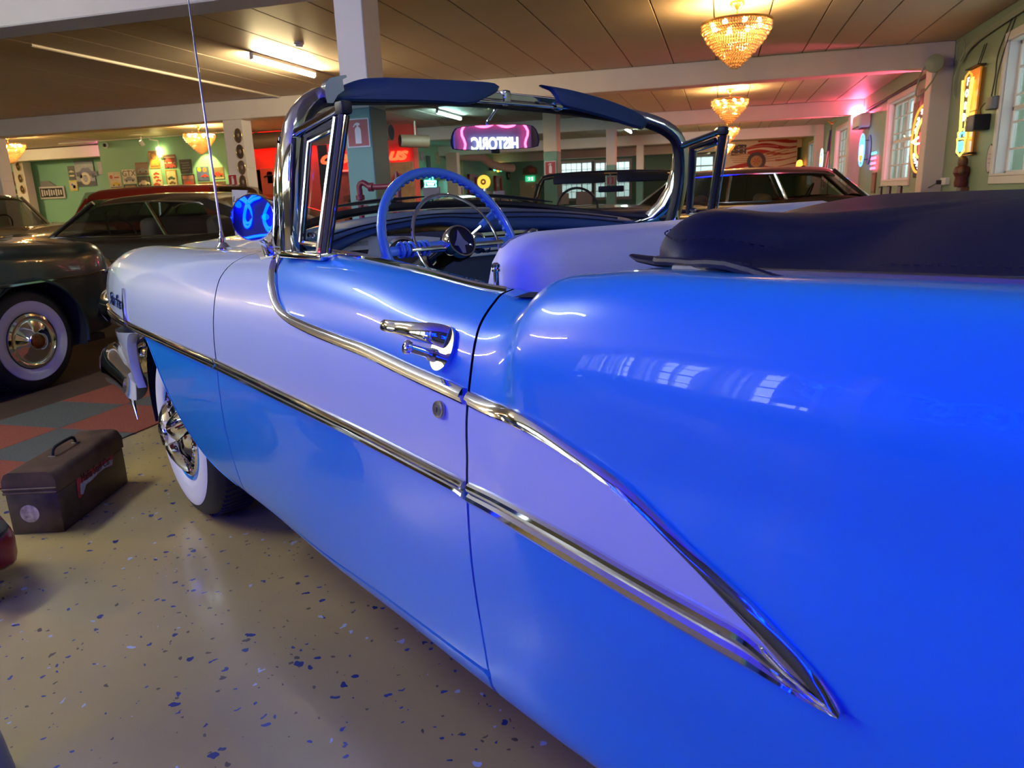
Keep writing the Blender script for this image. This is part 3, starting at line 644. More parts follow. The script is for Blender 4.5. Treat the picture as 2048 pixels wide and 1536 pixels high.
# ---------------- windscreen
wsf=empty('windshield',(0,0,0),parent=car)
half=[(1.795,.845,1.075),(1.768,.850,1.18),(1.752,.846,1.29),(1.752,.822,1.39),(1.782,.772,1.445),(1.84,.690,1.483),(1.878,.58,1.502),(1.898,.30,1.520),(1.903,0,1.525)]
full=half+[(a,-b,c) for a,b,c in half[-2::-1]]
fp=spl(full,90)
def vsweep(path,prof,name,m,parent,smooth=40):   # profile in the (outward-radial, fore-aft) plane of the frame
    rows=[]; P=[V(p) for p in path]; c=V(1.85,0,1.12)
    for i,p in enumerate(P):
        t=(P[min(i+1,len(P)-1)]-P[max(i-1,0)]).normalized(); o=(p-c); o.x=0; o=(o-t*o.dot(t)).normalized(); b=t.cross(o)
        if b.x>0: b=-b   # b points to the rear
        rows.append([tuple(p+o*a+b*d) for a,d in prof])
    mb=MB(); mb.grid(rows,cv=True); return mb.build(name,m,parent,smooth=smooth)
vsweep(fp,[(.008,-.03),(.014,-.012),(.012,.010),(.004,.024),(-.010,.026),(-.022,.020),(-.028,.006),(-.026,-.015),(-.014,-.034),(.0,-.038)],'windshield_frame',M_chrome,wsf)
vsweep(fp,[(-.026,-.012),(-.024,.012),(-.036,.012),(-.040,-.004),(-.036,-.014)],'frame_seal',M_black,wsf)
# flared chrome foot of each pillar
for sy in (1,-1):
    mb=MB(); A=[]
    for (x,y,z,w1,w2) in ((1.99,.790,1.068,.012,.006),(1.94,.805,1.074,.030,.010),(1.885,.822,1.095,.042,.014),(1.835,.838,1.14,.042,.018),(1.800,.845,1.20,.034,.018),(1.785,.848,1.28,.024,.014),(1.778,.838,1.36,.014,.010)):
        A.append([(x+w1*math.cos(a)*.9,sy*(y+w2*math.sin(a)),z+w1*.35*math.cos(a)-.01*math.sin(a)) for a in np.linspace(0,2*PI,14,endpoint=False)])
    mb.grid(A,cv=True); mb.build('pillar_foot',M_chrome,wsf,smooth=60)
    MB().rbox((1.70,.842*sy,1.079),(.22,.05,.018),.007,2).build('pillar_base',M_chrome,wsf)
bot=spl([(1.80,.840,1.095),(1.93,.805,1.102),(2.09,.70,1.122),(2.20,.48,1.158),(2.245,.25,1.178),(2.255,0,1.184)],30); bot=np.vstack([bot,[(a,-b,c) for a,b,c in bot[-2::-1]]])
tp=spl([(1.765,.835,1.31),(1.765,.812,1.39),(1.79,.765,1.435),(1.845,.68,1.468),(1.880,.57,1.485),(1.899,.30,1.502),(1.904,0,1.507)],30); tp=np.vstack([tp,[(a,-b,c) for a,b,c in tp[-2::-1]]])
rows=[]
for t in np.linspace(0,1,14):
    bulge=.05*math.sin(PI*t); rows.append([tuple(b*(1-t)+a*t+np.array([bulge*(1-(b[1]/.85)**2),0,0])) for a,b in zip(tp,bot)])
MB().grid(rows).build('windshield_glass',M_wsglass,wsf,smooth=80)
MB().tube(bot,.014,8).build('lower_gasket',M_black,wsf)
MB().tube(bot+np.array([.028,0,-.006]),.010,8).build('lower_gasket_trim',M_chrome,wsf)
# wipers lying along the glass
def wiper(pts,arm):
    q=spl(pts,14); w_=MB(); w_.tube(q,[.004+.009*math.sin(PI*i/13) for i in range(14)],8,flat=.6); o=w_.build('wiper_blade',M_black,car)
    MB().tube(spl(arm,8),[.007,.007,.006,.006,.005,.005,.005,.004],6).build('wiper_arm',M_black,o)
wiper([(2.285,-.16,1.218),(2.26,-.36,1.202),(2.22,-.58,1.175)],[(2.33,-.72,1.125),(2.28,-.55,1.165),(2.265,-.36,1.205)])
wiper([(2.285,.46,1.188),(2.30,.24,1.204),(2.30,.03,1.214)],[(2.33,-.10,1.160),(2.31,.1,1.19),(2.305,.24,1.206)])
# vent windows
for sy in (1,-1):
    vw=empty('vent_window',(0,0,0),parent=car)
    c=[(1.735,.845,1.10),(1.715,.815,1.375),(1.555,.795,1.408),(1.628,.838,1.092)]
    C_=[V(a,b*sy,z) for a,b,z in c]
    fr=MB(); fr.tube([C_[1]+V(.02,0,-.004),C_[2]+V(-.012,0,.004)],[.017,.014],10,flat=.8); fr.build('vent_frame_top',M_satin if 0 else M_chrome,vw)
    MB().tube([C_[2]+V(-.012,0,-.012),C_[3]+V(-.012,0,-.02)],.013,8,flat=1.0,up=(0,1,0)).build('division_bar',M_black,vw)
    MB().tube([C_[2]+V(.008,.010*sy,-.016),C_[3]+V(.008,.010*sy,-.02)],.0075,8).tube([C_[2]+V(-.030,.006*sy,-.016),C_[3]+V(-.030,.006*sy,-.02)],.004,6).build('division_chrome',M_chrome,vw)
    MB().rbox(tuple(C_[2]+V(-.010,0,.002)),(.036,.03,.030),.007,2).build('frame_cap',M_black,vw)
    d0=C_[0]*.86+C_[3]*.14+V(0,0,.012); d1=C_[1]*.84+C_[2]*.16+V(0,0,-.022); d2=C_[2]*.90+C_[1]*.10+V(.006,0,-.026); d3=C_[3]*.90+C_[0]*.10+V(.004,0,.012)
    MB().tube([d0,d1,d2],.011,8).build('vent_gasket',M_black,vw); MB().tube([d0+V(-.01,.006*sy,0),d1+V(-.014,.006*sy,-.012),d2+V(-.006,.006*sy,-.012)],.006,8).build('vent_sash',M_chrome,vw)
    MB().tube([d0,d3],.007,8).build('vent_sash_lower',M_chrome,vw)
    MB().add([d0,d1,d2,d3],[(0,1,2,3)]).build('vent_glass',M_vglass,vw,smooth=0)
    MB().rbox(tuple(d0*.6+d3*.4+V(0,-.012*sy,.018)),(.03,.012,.014),.004,1).build('vent_catch',M_chrome,vw)
# header latch hooks
for sy in (1,):
    MB().prism([(0,0),(.007,.018),(.017,.028),(.038,.034),(.060,.038),(.062,.032),(.050,.026),(.052,.0),(.034,-.012),(.020,-.032),(.004,-.032)],-.012,.012,(V(1.80,.700*sy,1.485),V(-.25,-.97*sy,0).normalized(),V(0,0,1),V(1,0,0))).build('header_latch',M_chrome,wsf)
# sun visors, hinged on the header
def visor(poly,name,org,ux,uy,un):
    n=len(poly); P=spl(poly,60,closed=True)
    c=P.mean(0); rows=[]
    for k,h in ((1,0),(1.012,.006),(1.0,.012),(.96,.0155),(.5,.018),(.02,.018)): rows.append([tuple(V(org)+V(ux)*(c[0]+(p[0]-c[0])*k)+V(uy)*(c[1]+(p[1]-c[1])*k)+V(un)*h) for p in P])
    for k in (.5,1): rows.insert(0,[tuple(V(org)+V(ux)*(c[0]+(p[0]-c[0])*(k-.02))+V(uy)*(c[1]+(p[1]-c[1])*(k-.02))-V(un)*.003) for p in P])
    mb=MB(); mb.grid(rows,cv=True); mb.f.append(tuple(range(60))); mb.m.append(0); k=(len(rows)-1)*60; mb.f.append(tuple(k+i for i in range(60))); mb.m.append(0)
    o=mb.build(name,M_visor,wsf,smooth=50)
    return o
ux=V(0,1,0); uy=V(.28,0,.96).normalized(); un=V(-.96,0,.28).normalized()
vo=V(1.835,0,1.515)
visor([(.620,-.052),(.655,-.046),(.640,-.022),(.55,.010),(.40,.022),(.22,.030),(.09,.034),(.055,.026),(.065,.010),(.14,-.022),(.20,-.038),(.35,-.040)],'sun_visor',vo,ux,uy,un)
visor([(-.225,-.018),(-.20,.020),(-.175,.040),(-.145,.044),(-.30,.034),(-.50,.006),(-.64,-.028),(-.685,-.055),(-.66,-.080),(-.60,-.078),(-.45,-.050),(-.30,-.030)],'sun_visor',vo,ux,uy,un)
MB().cyl((1.835,.16,1.494),(1.835,-.28,1.494),.0055,n=10).lathe([(.012,-.012),(.014,0),(.012,.012)],(1.838,.17,1.497),(0,1,0),12).lathe([(.014,-.016),(.017,0),(.014,.016)],(1.836,-.215,1.496),(0,1,0),12).build('visor_rod',M_chrome,wsf)
MB().lathe([(.012,-.014),(.015,0),(.012,.014)],(1.815,-.655,1.448),(0,1,0),12).build('visor_pivot',M_chrome,wsf)
# rear-view mirror
mir=V(1.925,-.004,1.398); mw=V(LC*math.cos(TH),LC*math.sin(TH),0)
def toworld(q): return V(-math.sin(TH)*q[0]+math.cos(TH)*(LC-q[1]),math.cos(TH)*q[0]+math.sin(TH)*(LC-q[1]),q[2])
def toloc(p): 
    u0=V(-math.sin(TH),math.cos(TH),0); r0=V(math.cos(TH),math.sin(TH),0); return V(u0.dot(V(p)),LC-r0.dot(V(p)),p[2])
SIGN=V(1.25,-1.55,1.62)
n=((toloc((0,0,CAMH))-mir).normalized()+(toloc(SIGN)-mir).normalized()).normalized()
hx=V(0,0,1).cross(n).normalized(); hy=n.cross(hx)
rp=spl([(-.150,-.022),(-.140,.022),(-.11,.036),(0,.040),(.11,.036),(.140,.022),(.150,-.022),(.128,-.037),(0,-.040),(-.128,-.037)],48,closed=True)
mb=MB(); mb.prism([tuple(p) for p in rp],-.014,.0,(mir,hx,hy,n)); mh=mb.build('rear_view_mirror',M_black,wsf)
MB().prism([tuple(p*.965) for p in rp],.0,.0015,(mir,hx,hy,n)).build('mirror_glass',M_mirror,mh)
MB().tube(spl([tuple(mir-n*.012+V(0,0,.02)),(1.955,.004,1.44),(1.925,-.012,1.485),(1.905,-.02,1.515)],14),[.009,.008,.007,.007,.0065,.0065,.006,.006,.006,.0065,.007,.008,.009,.010],10).rbox((1.895,-.02,1.517),(.05,.032,.05),.008,2).build('mirror_stem',M_chrome,mh)
MB().rbox(tuple(mir-hy*.046+n*.0),(.012,.034,.012),.003,1).build('mirror_lever',M_black,mh)
# side mirror
sb=V(1.985,.795,1.062); sh=V(1.945,.860,1.172)
n=((toloc((0,0,CAMH))-sh).normalized()*1.0+(toloc((-2.2,-1.5,1.9))-sh).normalized()).normalized()
hx=V(0,0,1).cross(n).normalized(); hy=n.cross(hx)
MB().prism([(-.062,-.010),(-.05,.026),(.0,.042),(.045,.02),(.055,-.012),(.03,-.03),(-.03,-.03)],-.008,.016,(sb,V(1,.1,0).normalized(),V(-.1,.9,-.3).normalized(),V(0,.3,.95).normalized())).build('side_mirror',M_chrome,car)
smo=[o for o in kids(car) if o.name.startswith('side_mirror')][0]
MB().tube(spl([tuple(sb+V(-.005,.012,.01)),tuple(sb+V(-.012,.035,.045)),tuple(sh-n*.018-hy*.050)],10),[.019,.017,.014,.012,.011,.010,.0095,.009,.009,.009],12).build('mirror_stalk',M_chrome,smo)
MB().lathe([(.0001,-.042),(.025,-.038),(.048,-.024),(.0605,-.004),(.063,.002),(.0615,.005),(.0585,.004)],sh,n,40,sx=1.0).build('mirror_shell',M_chrome,smo)
MB().lathe([(.0590,.0042),(.03,.0050),(.0001,.0052)],sh,n,40).build('mirror_glass',M_mirror,smo,smooth=80)
# ---------------- dashboard
dash=empty('dashboard',(0,0,0),parent=car); rows=[]
def zt(y): return 1.160-.055*(abs(y)/.72)**2.0
prof=[(2.24,-.02),(2.18,.000),(2.12,.006),(2.06,.004),(2.01,-.004),(1.972,-.018),(1.950,-.038),(1.944,-.056),(1.952,-.070),(1.975,-.076)]
for y in np.linspace(.74,-.74,61):
    b=.018*math.exp(-((y-.40)/.26)**4)  # hood over the instruments
    curl=.12*(abs(y)/.74)**3
    g=math.exp(-((y-.38)/.27)**4); rows.append([(x-curl*.6-b*(.4 if k>4 else 0),y,zt(y)+z*(1-.52*g if k>3 else 1)+.006*g) for k,(x,z) in enumerate(prof)])
MB().grid(rows).build('dash_pad',M_navy,dash,smooth=70)
for k in (4,5):
    MB().tube([ (r[k][0]*.5+r[k+1][0]*.5-.002,r[k][1],r[k][2]*.5+r[k+1][2]*.5+.001) for r in rows[3:-3]],.0022,5).build('pad_stitching',M_black,dash)
MB().box((1.99,0,1.0),(.02,1.46,.20)).build('dash_face',mat('dark_dash_metal',(.03,.05,.10),.3,coat=.5),dash)
M_clus=mat('silver_cluster',(.72,.72,.74),.42,metal=.6)
ic=MB().prism([(.635,.055),(.60,.10),(.50,.106),(.30,.094),(.17,.078),(.120,.060),(.135,.030),(.30,.024),(.42,.010),(.60,.018)],0,.018,(V(1.975,0,.995),V(0,1,0),V(0,0,1),V(-1,0,0))).build('instrument_cluster',M_clus,dash)
M_gau=mat('gauge_face',(.02,.012,.012),.2,coat=1)
def dpoly(name,poly,m,par,x=1.9565,d=.003): return MB().prism(poly,0,d,(V(x,0,.99),V(0,1,0),V(0,0,1),V(-1,0,0))).build(name,m,par)
dpoly('gauge',[(.612,.036),(.600,.072),(.505,.072),(.520,.032)],M_gau,ic); dpoly('gauge',[(.235,.066),(.235,.036),(.155,.040),(.150,.062)],M_gau,ic)
for y in (.585,.198): MB().box((1.9525,y,1.043),(.002,.0022,.028),(.15,0,0)).build('gauge_needle',mat('orange_needle',(.8,.12,.04),.4),ic)
sp=MB().lathe([(.075,0),(.078,.012),(.070,.016),(.066,.006),(.0001,.004)],(1.962,.385,1.015),(-1,0,0),36).build('speedometer',M_chrome,ic); MB().lathe([(.066,.008),(.0001,.010)],(1.962,.385,1.015),(-1,0,0),36).build('speedometer_dial',M_gau,sp)
mb=MB(); 
for k in range(26): mb.box((1.955,.605-.004*k,1.083-.0001*k),(.004,.0016,.014))
mb.build('cluster_ribs',M_clus,ic)
rd=MB().rbox((1.965,-.06,1.045),(.02,.34,.085),.006,2).build('radio_panel',M_chrome,dash)
for k in range(4): MB().rbox((1.953,-.06,1.020+.017*k),(.004,.22,.006),.002,1).build('radio_bar',M_dark,rd)
for y in (.075,-.19):
    kb=MB().lathe([(.034,0),(.036,.010),(.028,.014),(.026,.020),(.020,.030),(.018,.040),(.0001,.042)],(1.955,y,1.052),(-1,0,0),24).build('radio_knob',M_chrome,rd)
MB().lathe([(.012,0),(.014,.012),(.0001,.020)],(1.955,.035,1.030),(-1,0,0),16).build('dash_button',M_chrome,rd)
MB().rbox((1.965,-.46,1.03),(.02,.40,.09),.01,2).build('glovebox_door',M_navy,dash)
# ---------------- steering wheel and column
sw=empty('steering_wheel',(0,0,0),parent=car); SWc=V(1.605,.45,1.075); sa=math.radians(25); SWR=.222
ua=V(math.sin(sa),0,math.cos(sa)); ub=V(0,1,0); unn=V(-math.cos(sa),0,math.sin(sa))
MB().tube([SWc+ua*math.cos(a)*SWR+ub*math.sin(a)*SWR for a in np.linspace(0,2*PI,80,endpoint=False)],.0125,12,closed=True).build('rim',M_wheelblue,sw,smooth=60)
mb=MB()
for k in range(64):
    a=2*PI*k/64
    if math.cos(a)>-.2: mb.lathe([(.0001,-.006),(.006,-.004),(.006,.004),(.0001,.006)],SWc+(ua*math.cos(a)+ub*math.sin(a))*(SWR-.0105)+unn*-.003,ua*math.cos(a)+ub*math.sin(a),8)
mb.build('finger_grips',M_wheelblue,sw)
HR=.142; hc_=SWc+unn*.022
MB().tube([hc_+ua*math.cos(a)*HR+ub*math.sin(a)*HR for a in np.linspace(-2.2,2.2,60)],.0055,8,flat=.6,up=tuple(unn)).build('horn_ring',M_chrome,sw)
for s_ in (1,-1):
    MB().tube([SWc+ub*s_*.03+unn*.012,SWc+ub*s_*.10+unn*.006,SWc+ub*s_*(SWR-.006)],[.016,.015,.013],10,flat=.7,up=tuple(unn)).build('spoke',M_wheelblue,sw)
    MB().rbox(tuple(hc_+ub*s_*.095-ua*.008),(.010,.13,.013),.004,2,rot=Matrix((unn,ub,ua)).transposed()).build('horn_spoke',M_chrome,sw)
mb=MB()
for k in range(6): mb.tube([SWc+ub*(.10+.016*k)+unn*.006+ (ua*math.cos(a)+unn*math.sin(a))*.0185 for a in np.linspace(0,2*PI,14,endpoint=False)],.004,6,closed=True)
mb.build('spoke_ribs',M_wheelblue,sw)
hb=MB().lathe([(.030,-.10),(.034,-.02),(.046,.0),(.048,.030),(.045,.040),(.041,.040),(.039,.026)],SWc,unn,32).build('hub',M_chrome,sw)
MB().lathe([(.0395,.027),(.0001,.024)],SWc,unn,32).build('hub_recess',M_dark,hb)
MB().prism([(.002,.034),(.012,.006),(.026,-.010),(.010,-.012),(.006,-.034),(-.006,-.034),(-.012,-.012),(-.026,-.010),(-.012,.006)],.026,.034,(SWc,V(ub)*-1,ua,unn)).build('hub_emblem',mat('emblem_white_blue',(.45,.47,.75),.2,metal=.8),hb)
MB().tube([SWc-unn*.09,SWc-unn*.42+V(0,0,-.02)],[.034,.045],16).build('steering_column',M_bint if 0 else M_black,sw)
lv=MB().tube([SWc-unn*.10+V(0,-.03,0),SWc-unn*.085+V(0,-.17,.085)],.0055,8).build('gear_lever',M_chrome,sw)
MB().tube([SWc-unn*.085+V(0,-.165,.082),SWc-unn*.083+V(0,-.225,.118)],[.010,.013],10).build('gear_knob',M_wheelblue,lv)
# ---------------- seats and cabin
def seatback(name,y0,y1,dz,m,dx=0):
    prof=[(1.33,.50),(1.25,.80),(1.165,1.03),(1.135,1.095),(1.105,1.122),(1.065,1.132),(1.025,1.120),(1.000,1.095),(.985,1.05),(.965,.95),(.945,.80),(.93,.50)]
    ys=np.linspace(0,1,31); rows=[]
    for t in ys:
        y=y0+(y1-y0)*t; e=min(t,1-t)*abs(y1-y0); k=1 if e>.11 else math.sqrt(max(0,1-(1-e/.11)**2))
        r=[]
        for x,z in prof:
            cx=1.07+dx; r.append((cx+(x+dx-cx)*(.25+.75*k),y,.55+(z+dz-.55)*(.90+.10*k)))
        rows.append(r)
    mb=MB(); mb.grid(rows); 
    for k in (0,30): mb.f.append(tuple(k*len(prof)+i for i in range(len(prof)))); mb.m.append(0)
    o=mb.build(name,m,car,smooth=70)
    # welt seam along the rear of the roll
    def prow(r,f): i=int(f); t=f-i; a,b=V(r[i]),V(r[i+1]); return a.lerp(b,t)
    MB().tube([prow(r,4.3)+V(.001,0,.001) for r in rows[1:-1]],.0028,6).build('welt',mat('seat_piping',(.30,.30,.36),.5),o)
    MB().tube([prow(r,8.2)+V(-.002,0,0) for r in rows[1:-1]],.0035,6).build('seam',mat('seat_seam',(.10,.10,.16),.6),o)
    return o
seatback('front_seat_back',.765,.035,.0,M_seat); seatback('front_seat_back',-.015,-.745,.022,M_seat,.02)
mb=MB()
for k in range(22):
    y=.66-.062*k; mb.grid([[ (x,y+.031*math.cos(a)*.98,z+.012*math.sin(a)) for a in np.linspace(0,PI,7)] for x,z in ((1.30,.66),(1.45,.68),(1.62,.68),(1.72,.65),(1.74,.56))])
mb.build('seat_cushion',M_bint,car,smooth=60)
mb=MB(); mb.box((1.3,-.80,.78),(1.1,.03,.50))
for k in range(24): mb.rbox((.82+.042*k,-.782,.78),(.030,.012,.44),.005,1)
mb.build('door_panel',M_bint,car)
MB().box((1.35,.79,.76),(1.1,.03,.48)).build('door_panel',M_bint,car)
for sy in (1,-1): MB().grid([[(x,(float(edge9(x)[1])-.002)*sy,float(edge9(x)[2])),(x,(float(edge9(x)[1])-.03)*sy,float(edge9(x)[2])-.004),(x,(float(edge9(x)[1])-.045)*sy,float(edge9(x)[2])-.03),(x,(.775)*sy,.9)] for x in np.linspace(.80,1.80,20)] ).build('inner_sill',M_blue,car,smooth=60)
MB().lathe([(.0055,-.05),(.0055,.028),(.0085,.030),(.0085,.034),(.0065,.036),(.0085,.038),(.0085,.043),(.0045,.046)],(1.045,.795,1.035),(0,0,1),14).build('lock_button',M_chrome,door)
# rear side well with dark opening just behind the door
MB().add([(.955,.795,1.032),(.885,.80,1.036),(.87,.845,1.034),(.94,.85,1.030)],[(0,1,2,3)]).build('striker_opening',M_dark,car,smooth=0)
for q in (.79,-.79): MB().grid([[(x,q,z) for z in (1.03,.6)] for x in (.80,.30,-.4)]).build('rear_side_panel',M_bint,car)
MB().box((.2,0,.62),(1.3,1.56,.02)).build('rear_seat',M_bint,car)
# ---------------- boot cover over the folded top
def zbase(a): return 1.083
outl=spl([(.712,.735),(.718,.60),(.712,.40),(.705,0),(.712,-.40),(.718,-.60),(.712,-.735),(.62,-.82),(.42,-.862),(.1,-.87),(-.4,-.865),(-.72,-.80),(-.86,-.5),(-.90,0),(-.86,.5),(-.72,.80),(-.4,.865),(-.05,.872),(.2,.872),(.36,.868),(.50,.845),(.62,.80)],160,closed=True)
cx0,cy0=.10,0.
def ztop(x,y):
    a=abs(y)
    z=1.131+.048*(1-(a/.62)**2)-.035*sstep(-.1,-.8,x)
    z+=-.030*math.exp(-((x-.47)/.09)**2-((a-.74)/.14)**2)          # saddle behind the front lobe
    z+=.058*math.exp(-((x-.64)/.13)**2-((a-.70)/.12)**2)           # front lobe
    z+=.022*math.exp(-((x-.12)/.28)**2-((a-.45)/.26)**2)
    return z
rows=[]
pk=[(1.004,-.004),(1.006,.004),(1.004,.02),(1.003,.10),(1.004,.28),(1.002,.50),(.992,.70),(.972,.86),(.94,.96),(.89,1.0),(.78,1.0),(.5,1.0),(.25,1.0),(.02,1.0)]
side=[(1.012,-.004),(1.014,.004),(1.004,.012),(.985,.06),(.955,.20),(.91,.40),(.85,.62),(.78,.80),(.70,.92),(.62,.98),(.5,1.0),(.36,1.0),(.18,1.0),(.02,1.0)]
for (kf,hf),(ks,hs) in zip(pk,side):
    r=[]
    for (x,y) in outl:
        f=float(sstep(.56,.66,x)); k=kf*f+ks*(1-f); h=hf*f+hs*(1-f)
        X_=cx0+(x-cx0)*k; Y_=cy0+(y-cy0)*k
        zb=1.080+.012*f+.024*math.exp(-((x-.53)/.10)**2)*(1 if abs(y)>.7 else 0)-.012*sstep(.2,-.6,x)
        zz=zb+(ztop(X_,Y_)-zb)*h
        r.append((X_,Y_,zz))
    rows.append(r)
mb=MB(); mb.grid(rows,cv=True); mb.f.append(tuple((len(rows)-1)*160+i for i in range(160))); mb.m.append(0)
bc=mb.build('boot_cover',M_vinyl,car,smooth=80)
sub=bc.modifiers.new('s','SUBSURF'); sub.levels=1; sub.render_levels=1
def stitch(k,idx,off=.0015):
    mb=MB(); P=[V(rows[k][i%160]) for i in idx]; q=spl([tuple(p) for p in P],len(P)*5)
    for i in range(0,len(q)-1,2):
        a,b=V(q[i]),V(q[i+1]); mb.cyl(a+V(0,0,off*.5),b+V(0,0,off*.5),.0012,n=5)
    mb.build('stitching',mat('stitch_thread',(.012,.012,.015),.8),bc)
stitch(6,list(range(118,160))+list(range(0,14))); stitch(3,list(range(118,160)))
MB().tube([tuple(V(rows[1][i%160])) for i in list(range(112,160))+list(range(0,50))],.007,8).build('hem_piping',M_vinyl,bc)
mb=MB(); t_=[V(rows[0][i]) for i in (158,159,0,1,2,3,4,5,6)]
mb.tube([V(.785,.715,1.097),V(.765,.715,1.092),V(.72,.715,1.088),V(.64,.735,1.090),V(.55,.80,1.092)],[.008,.018,.024,.022,.012],10,flat=.35,up=(0,0,1)).build('cover_tab',M_vinyl,bc)
# ================================================================== lamps
LAMP=2.0
def fluor(x,y,col,s,label,rz=0,L=1.47,z=ZC):
    r=empty('fluorescent_lamp',(x,y,z),rz,label,'ceiling lamp')
    MB().rbox((0,0,-.03),(.06,L+.06,.05),.008,1).build('housing',M_wht,r)
    for q in (1,-1): MB().rbox((0,q*(L/2+.02),-.06),(.05,.04,.07),.008,1).build('end_cap',M_wht,r)
    MB().cyl((0,-L/2,-.085),(0,L/2,-.085),.022,n=12).build('tube',emis('tube_%s_%d'%('warm' if col[2]<.6 else 'cool',s),col,s*LAMP),r)
    return r
WARM=(1,.78,.40); COOL=(.72,1,.88); NEUT=(.80,.94,1.0)
fluor(-5.72,9.40,WARM,110,'glowing warm fluorescent tube on the ceiling left of the near pillar')
fluor(-5.88,16.2,COOL,80,'short pale green-white fluorescent tube on the ceiling seen through the windscreen')
fluor(-4.0,1.75,NEUT,62,'fluorescent tube above the front of the convertible, out of view, mirrored in its door')
fluor(-7.4,1.2,WARM,105,'added warm fluorescent tube out of view, warming the toolbox and carpet')  # added out of view for warm light on the left floor
fluor(-15.5,4.0,WARM,110,'added fluorescent tube out of view, brightening the outermost bay on the left')  # extra unseen tube, added to lift the left bays
fluor(-20.6,15.4,WARM,120,'added fluorescent tube out of view, brightening the green recess at the far left')  # added off to the side because the recess was dark
fluor(2.0,.95,NEUT,15,'added fluorescent tube out of view near the right wall, brightening the white seat')  # unseen fill tube added for the seat backs
fluor(-2.75,23.0,COOL,70,'fluorescent tube deep in the hall in front of the far doors')
# ---------------- crystal chandeliers
M_crys=mat('amber_crystal',(.85,.50,.20),.08,spec=1.0,coat=1)
_nt=M_crys.node_tree; _b=_nt.nodes['Principled BSDF']; _b.inputs['Transmission Weight'].default_value=.55
M_bulb=emis('chandelier_bulb',(1,.62,.22),310)
def chandelier():
    r=empty('crystal_chandelier',(0,0,0))
    MB().lathe([(.07,0),(.075,-.02),(.055,-.05),(.02,-.075),(.012,-.09)],(0,0,0),(0,0,1),20).build('ceiling_canopy',M_gold,r)
    MB().cyl((0,0,-.07),(0,0,-.22),.008,n=8).build('stem',M_gold,r)
    rim=MB().lathe([(.352,-.215),(.362,-.21),(.362,-.19),(.350,-.185),(.346,-.21)],(0,0,0),(0,0,1),40).build('rim_band',M_gold,r)
    for k in range(4): MB().cyl((0,0,-.20),(.35*math.cos(k*PI/2+.4),.35*math.sin(k*PI/2+.4),-.20),.007,n=6).build('rim_arm',M_gold,r)
    tiers=[(.350,-.20,.10),(.325,-.245,.10),(.298,-.29,.10),(.265,-.33,.10),(.232,-.37,.10),(.198,-.41,.10),(.162,-.45,.10),(.125,-.485,.10),(.088,-.52,.10),(.050,-.55,.10),(.020,-.58,.08)]
    for (rr,z,h) in tiers:
        n=max(5,int(2*PI*rr/.026)); mb=MB()
        for k in range(n):
            a=2*PI*k/n; c=V(rr*math.cos(a),rr*math.sin(a),z)
            for j in range(3):
                s_=.0105; o=c+V(0,0,-h*(j+.5)/3*.9); l=.017
                mb.add([o+V(s_,0,0),o+V(0,s_,0),o+V(-s_,0,0),o+V(0,-s_,0),o+V(0,0,l),o+V(0,0,-l)],[(0,1,4),(1,2,4),(2,3,4),(3,0,4),(1,0,5),(2,1,5),(3,2,5),(0,3,5)])
        t=mb.build('crystal_tier',M_crys,r,smooth=0); t['kind']='stuff'
    for k in range(8):
        a=2*PI*k/8+.3; MB().lathe([(.0001,.0),(.020,.014),(.024,.034),(.016,.05),(.010,.06)],(.25*math.cos(a),.25*math.sin(a),-.255),(0,0,1),10).build('bulb',M_bulb,r)
    return r
ch0=chandelier()
chs=[(.09,8.66,'nearest crystal chandelier, hanging at the top right of the room'),(.09,15.72,'second crystal chandelier from the front in the right-hand row'),(.08,22.85,'third crystal chandelier, just right of the passenger vent window'),(.07,30.9,'farthest crystal chandelier, in front of the flag banner'),(-11.75,15.3,'crystal chandelier in front of the green poster wall, behind the antenna'),(-16.75,14.7,'crystal chandelier at the left edge above the olive car')]
for i,(x,y,l) in enumerate(chs):
    o=ch0 if i==0 else copytree(ch0); o.location=(x,y,ZC); tag(o,l,'chandelier','crystal chandeliers')
# ---------------- wall spots over the posters
def spot(x,y,z,tgt,label,on=True,e=60,col=(1,.85,.25)):
    r=empty('track_spotlight',(x,y,z),0,label,'spotlight'); d=(V(tgt)-V(x,y,z)).normalized()
    MB().lathe([(.03,-.07),(.045,-.06),(.05,.06),(.046,.062),(.04,.03)],(0,0,0),d,16).build('shade',M_wht,r)
    MB().cyl((0,0,.03),(0,.0,ZC-z),.01,n=8).build('bracket',M_wht,r)
    if on:
        MB().lathe([(.038,.032),(.0001,.040)],(0,0,0),d,14).build('lamp_face',emis('spot_face',(1,.9,.55),25),r)
        ld=bpy.data.lights.new('spot_beam','SPOT'); ld.energy=e; ld.color=col; ld.spot_size=math.radians(74); ld.spot_blend=.35; ld.shadow_soft_size=.03
        lo=bpy.data.objects.new('spot_beam',ld); COL.objects.link(lo); lo.parent=r; lo.location=d*.07; lo.rotation_euler=d.to_track_quat('-Z','Y').to_euler()
    return r
spot(-12.75,16.35,2.80,(-12.8,16.85,2.0),'lit spotlight on the track left of the chandelier over the poster wall',e=60)
spot(-14.35,16.4,2.88,(-14.2,16.85,2.0),'white spotlight above the orange poster on the green wall',e=50)
r=MB().tube([(-17.2,16.6,3.03),(-11.8,16.6,3.03)],.015,8).build('lighting_track',M_wht); tag(r,'white lighting track along the ceiling above the poster wall','lighting track')
r=empty('bulkhead_lamp',(-14.17,16.78,2.69),0,'small yellow glowing bulkhead lamp with a white conduit between the posters','wall lamp')
MB().rbox((0,-.03,0),(.10,.06,.20),.02,2).build('glowing_cover',emis('bulkhead',(1,.85,.30),14),r); MB().rbox((0,0,-.13),(.14,.04,.05),.01,1).build('base',M_wht,r)
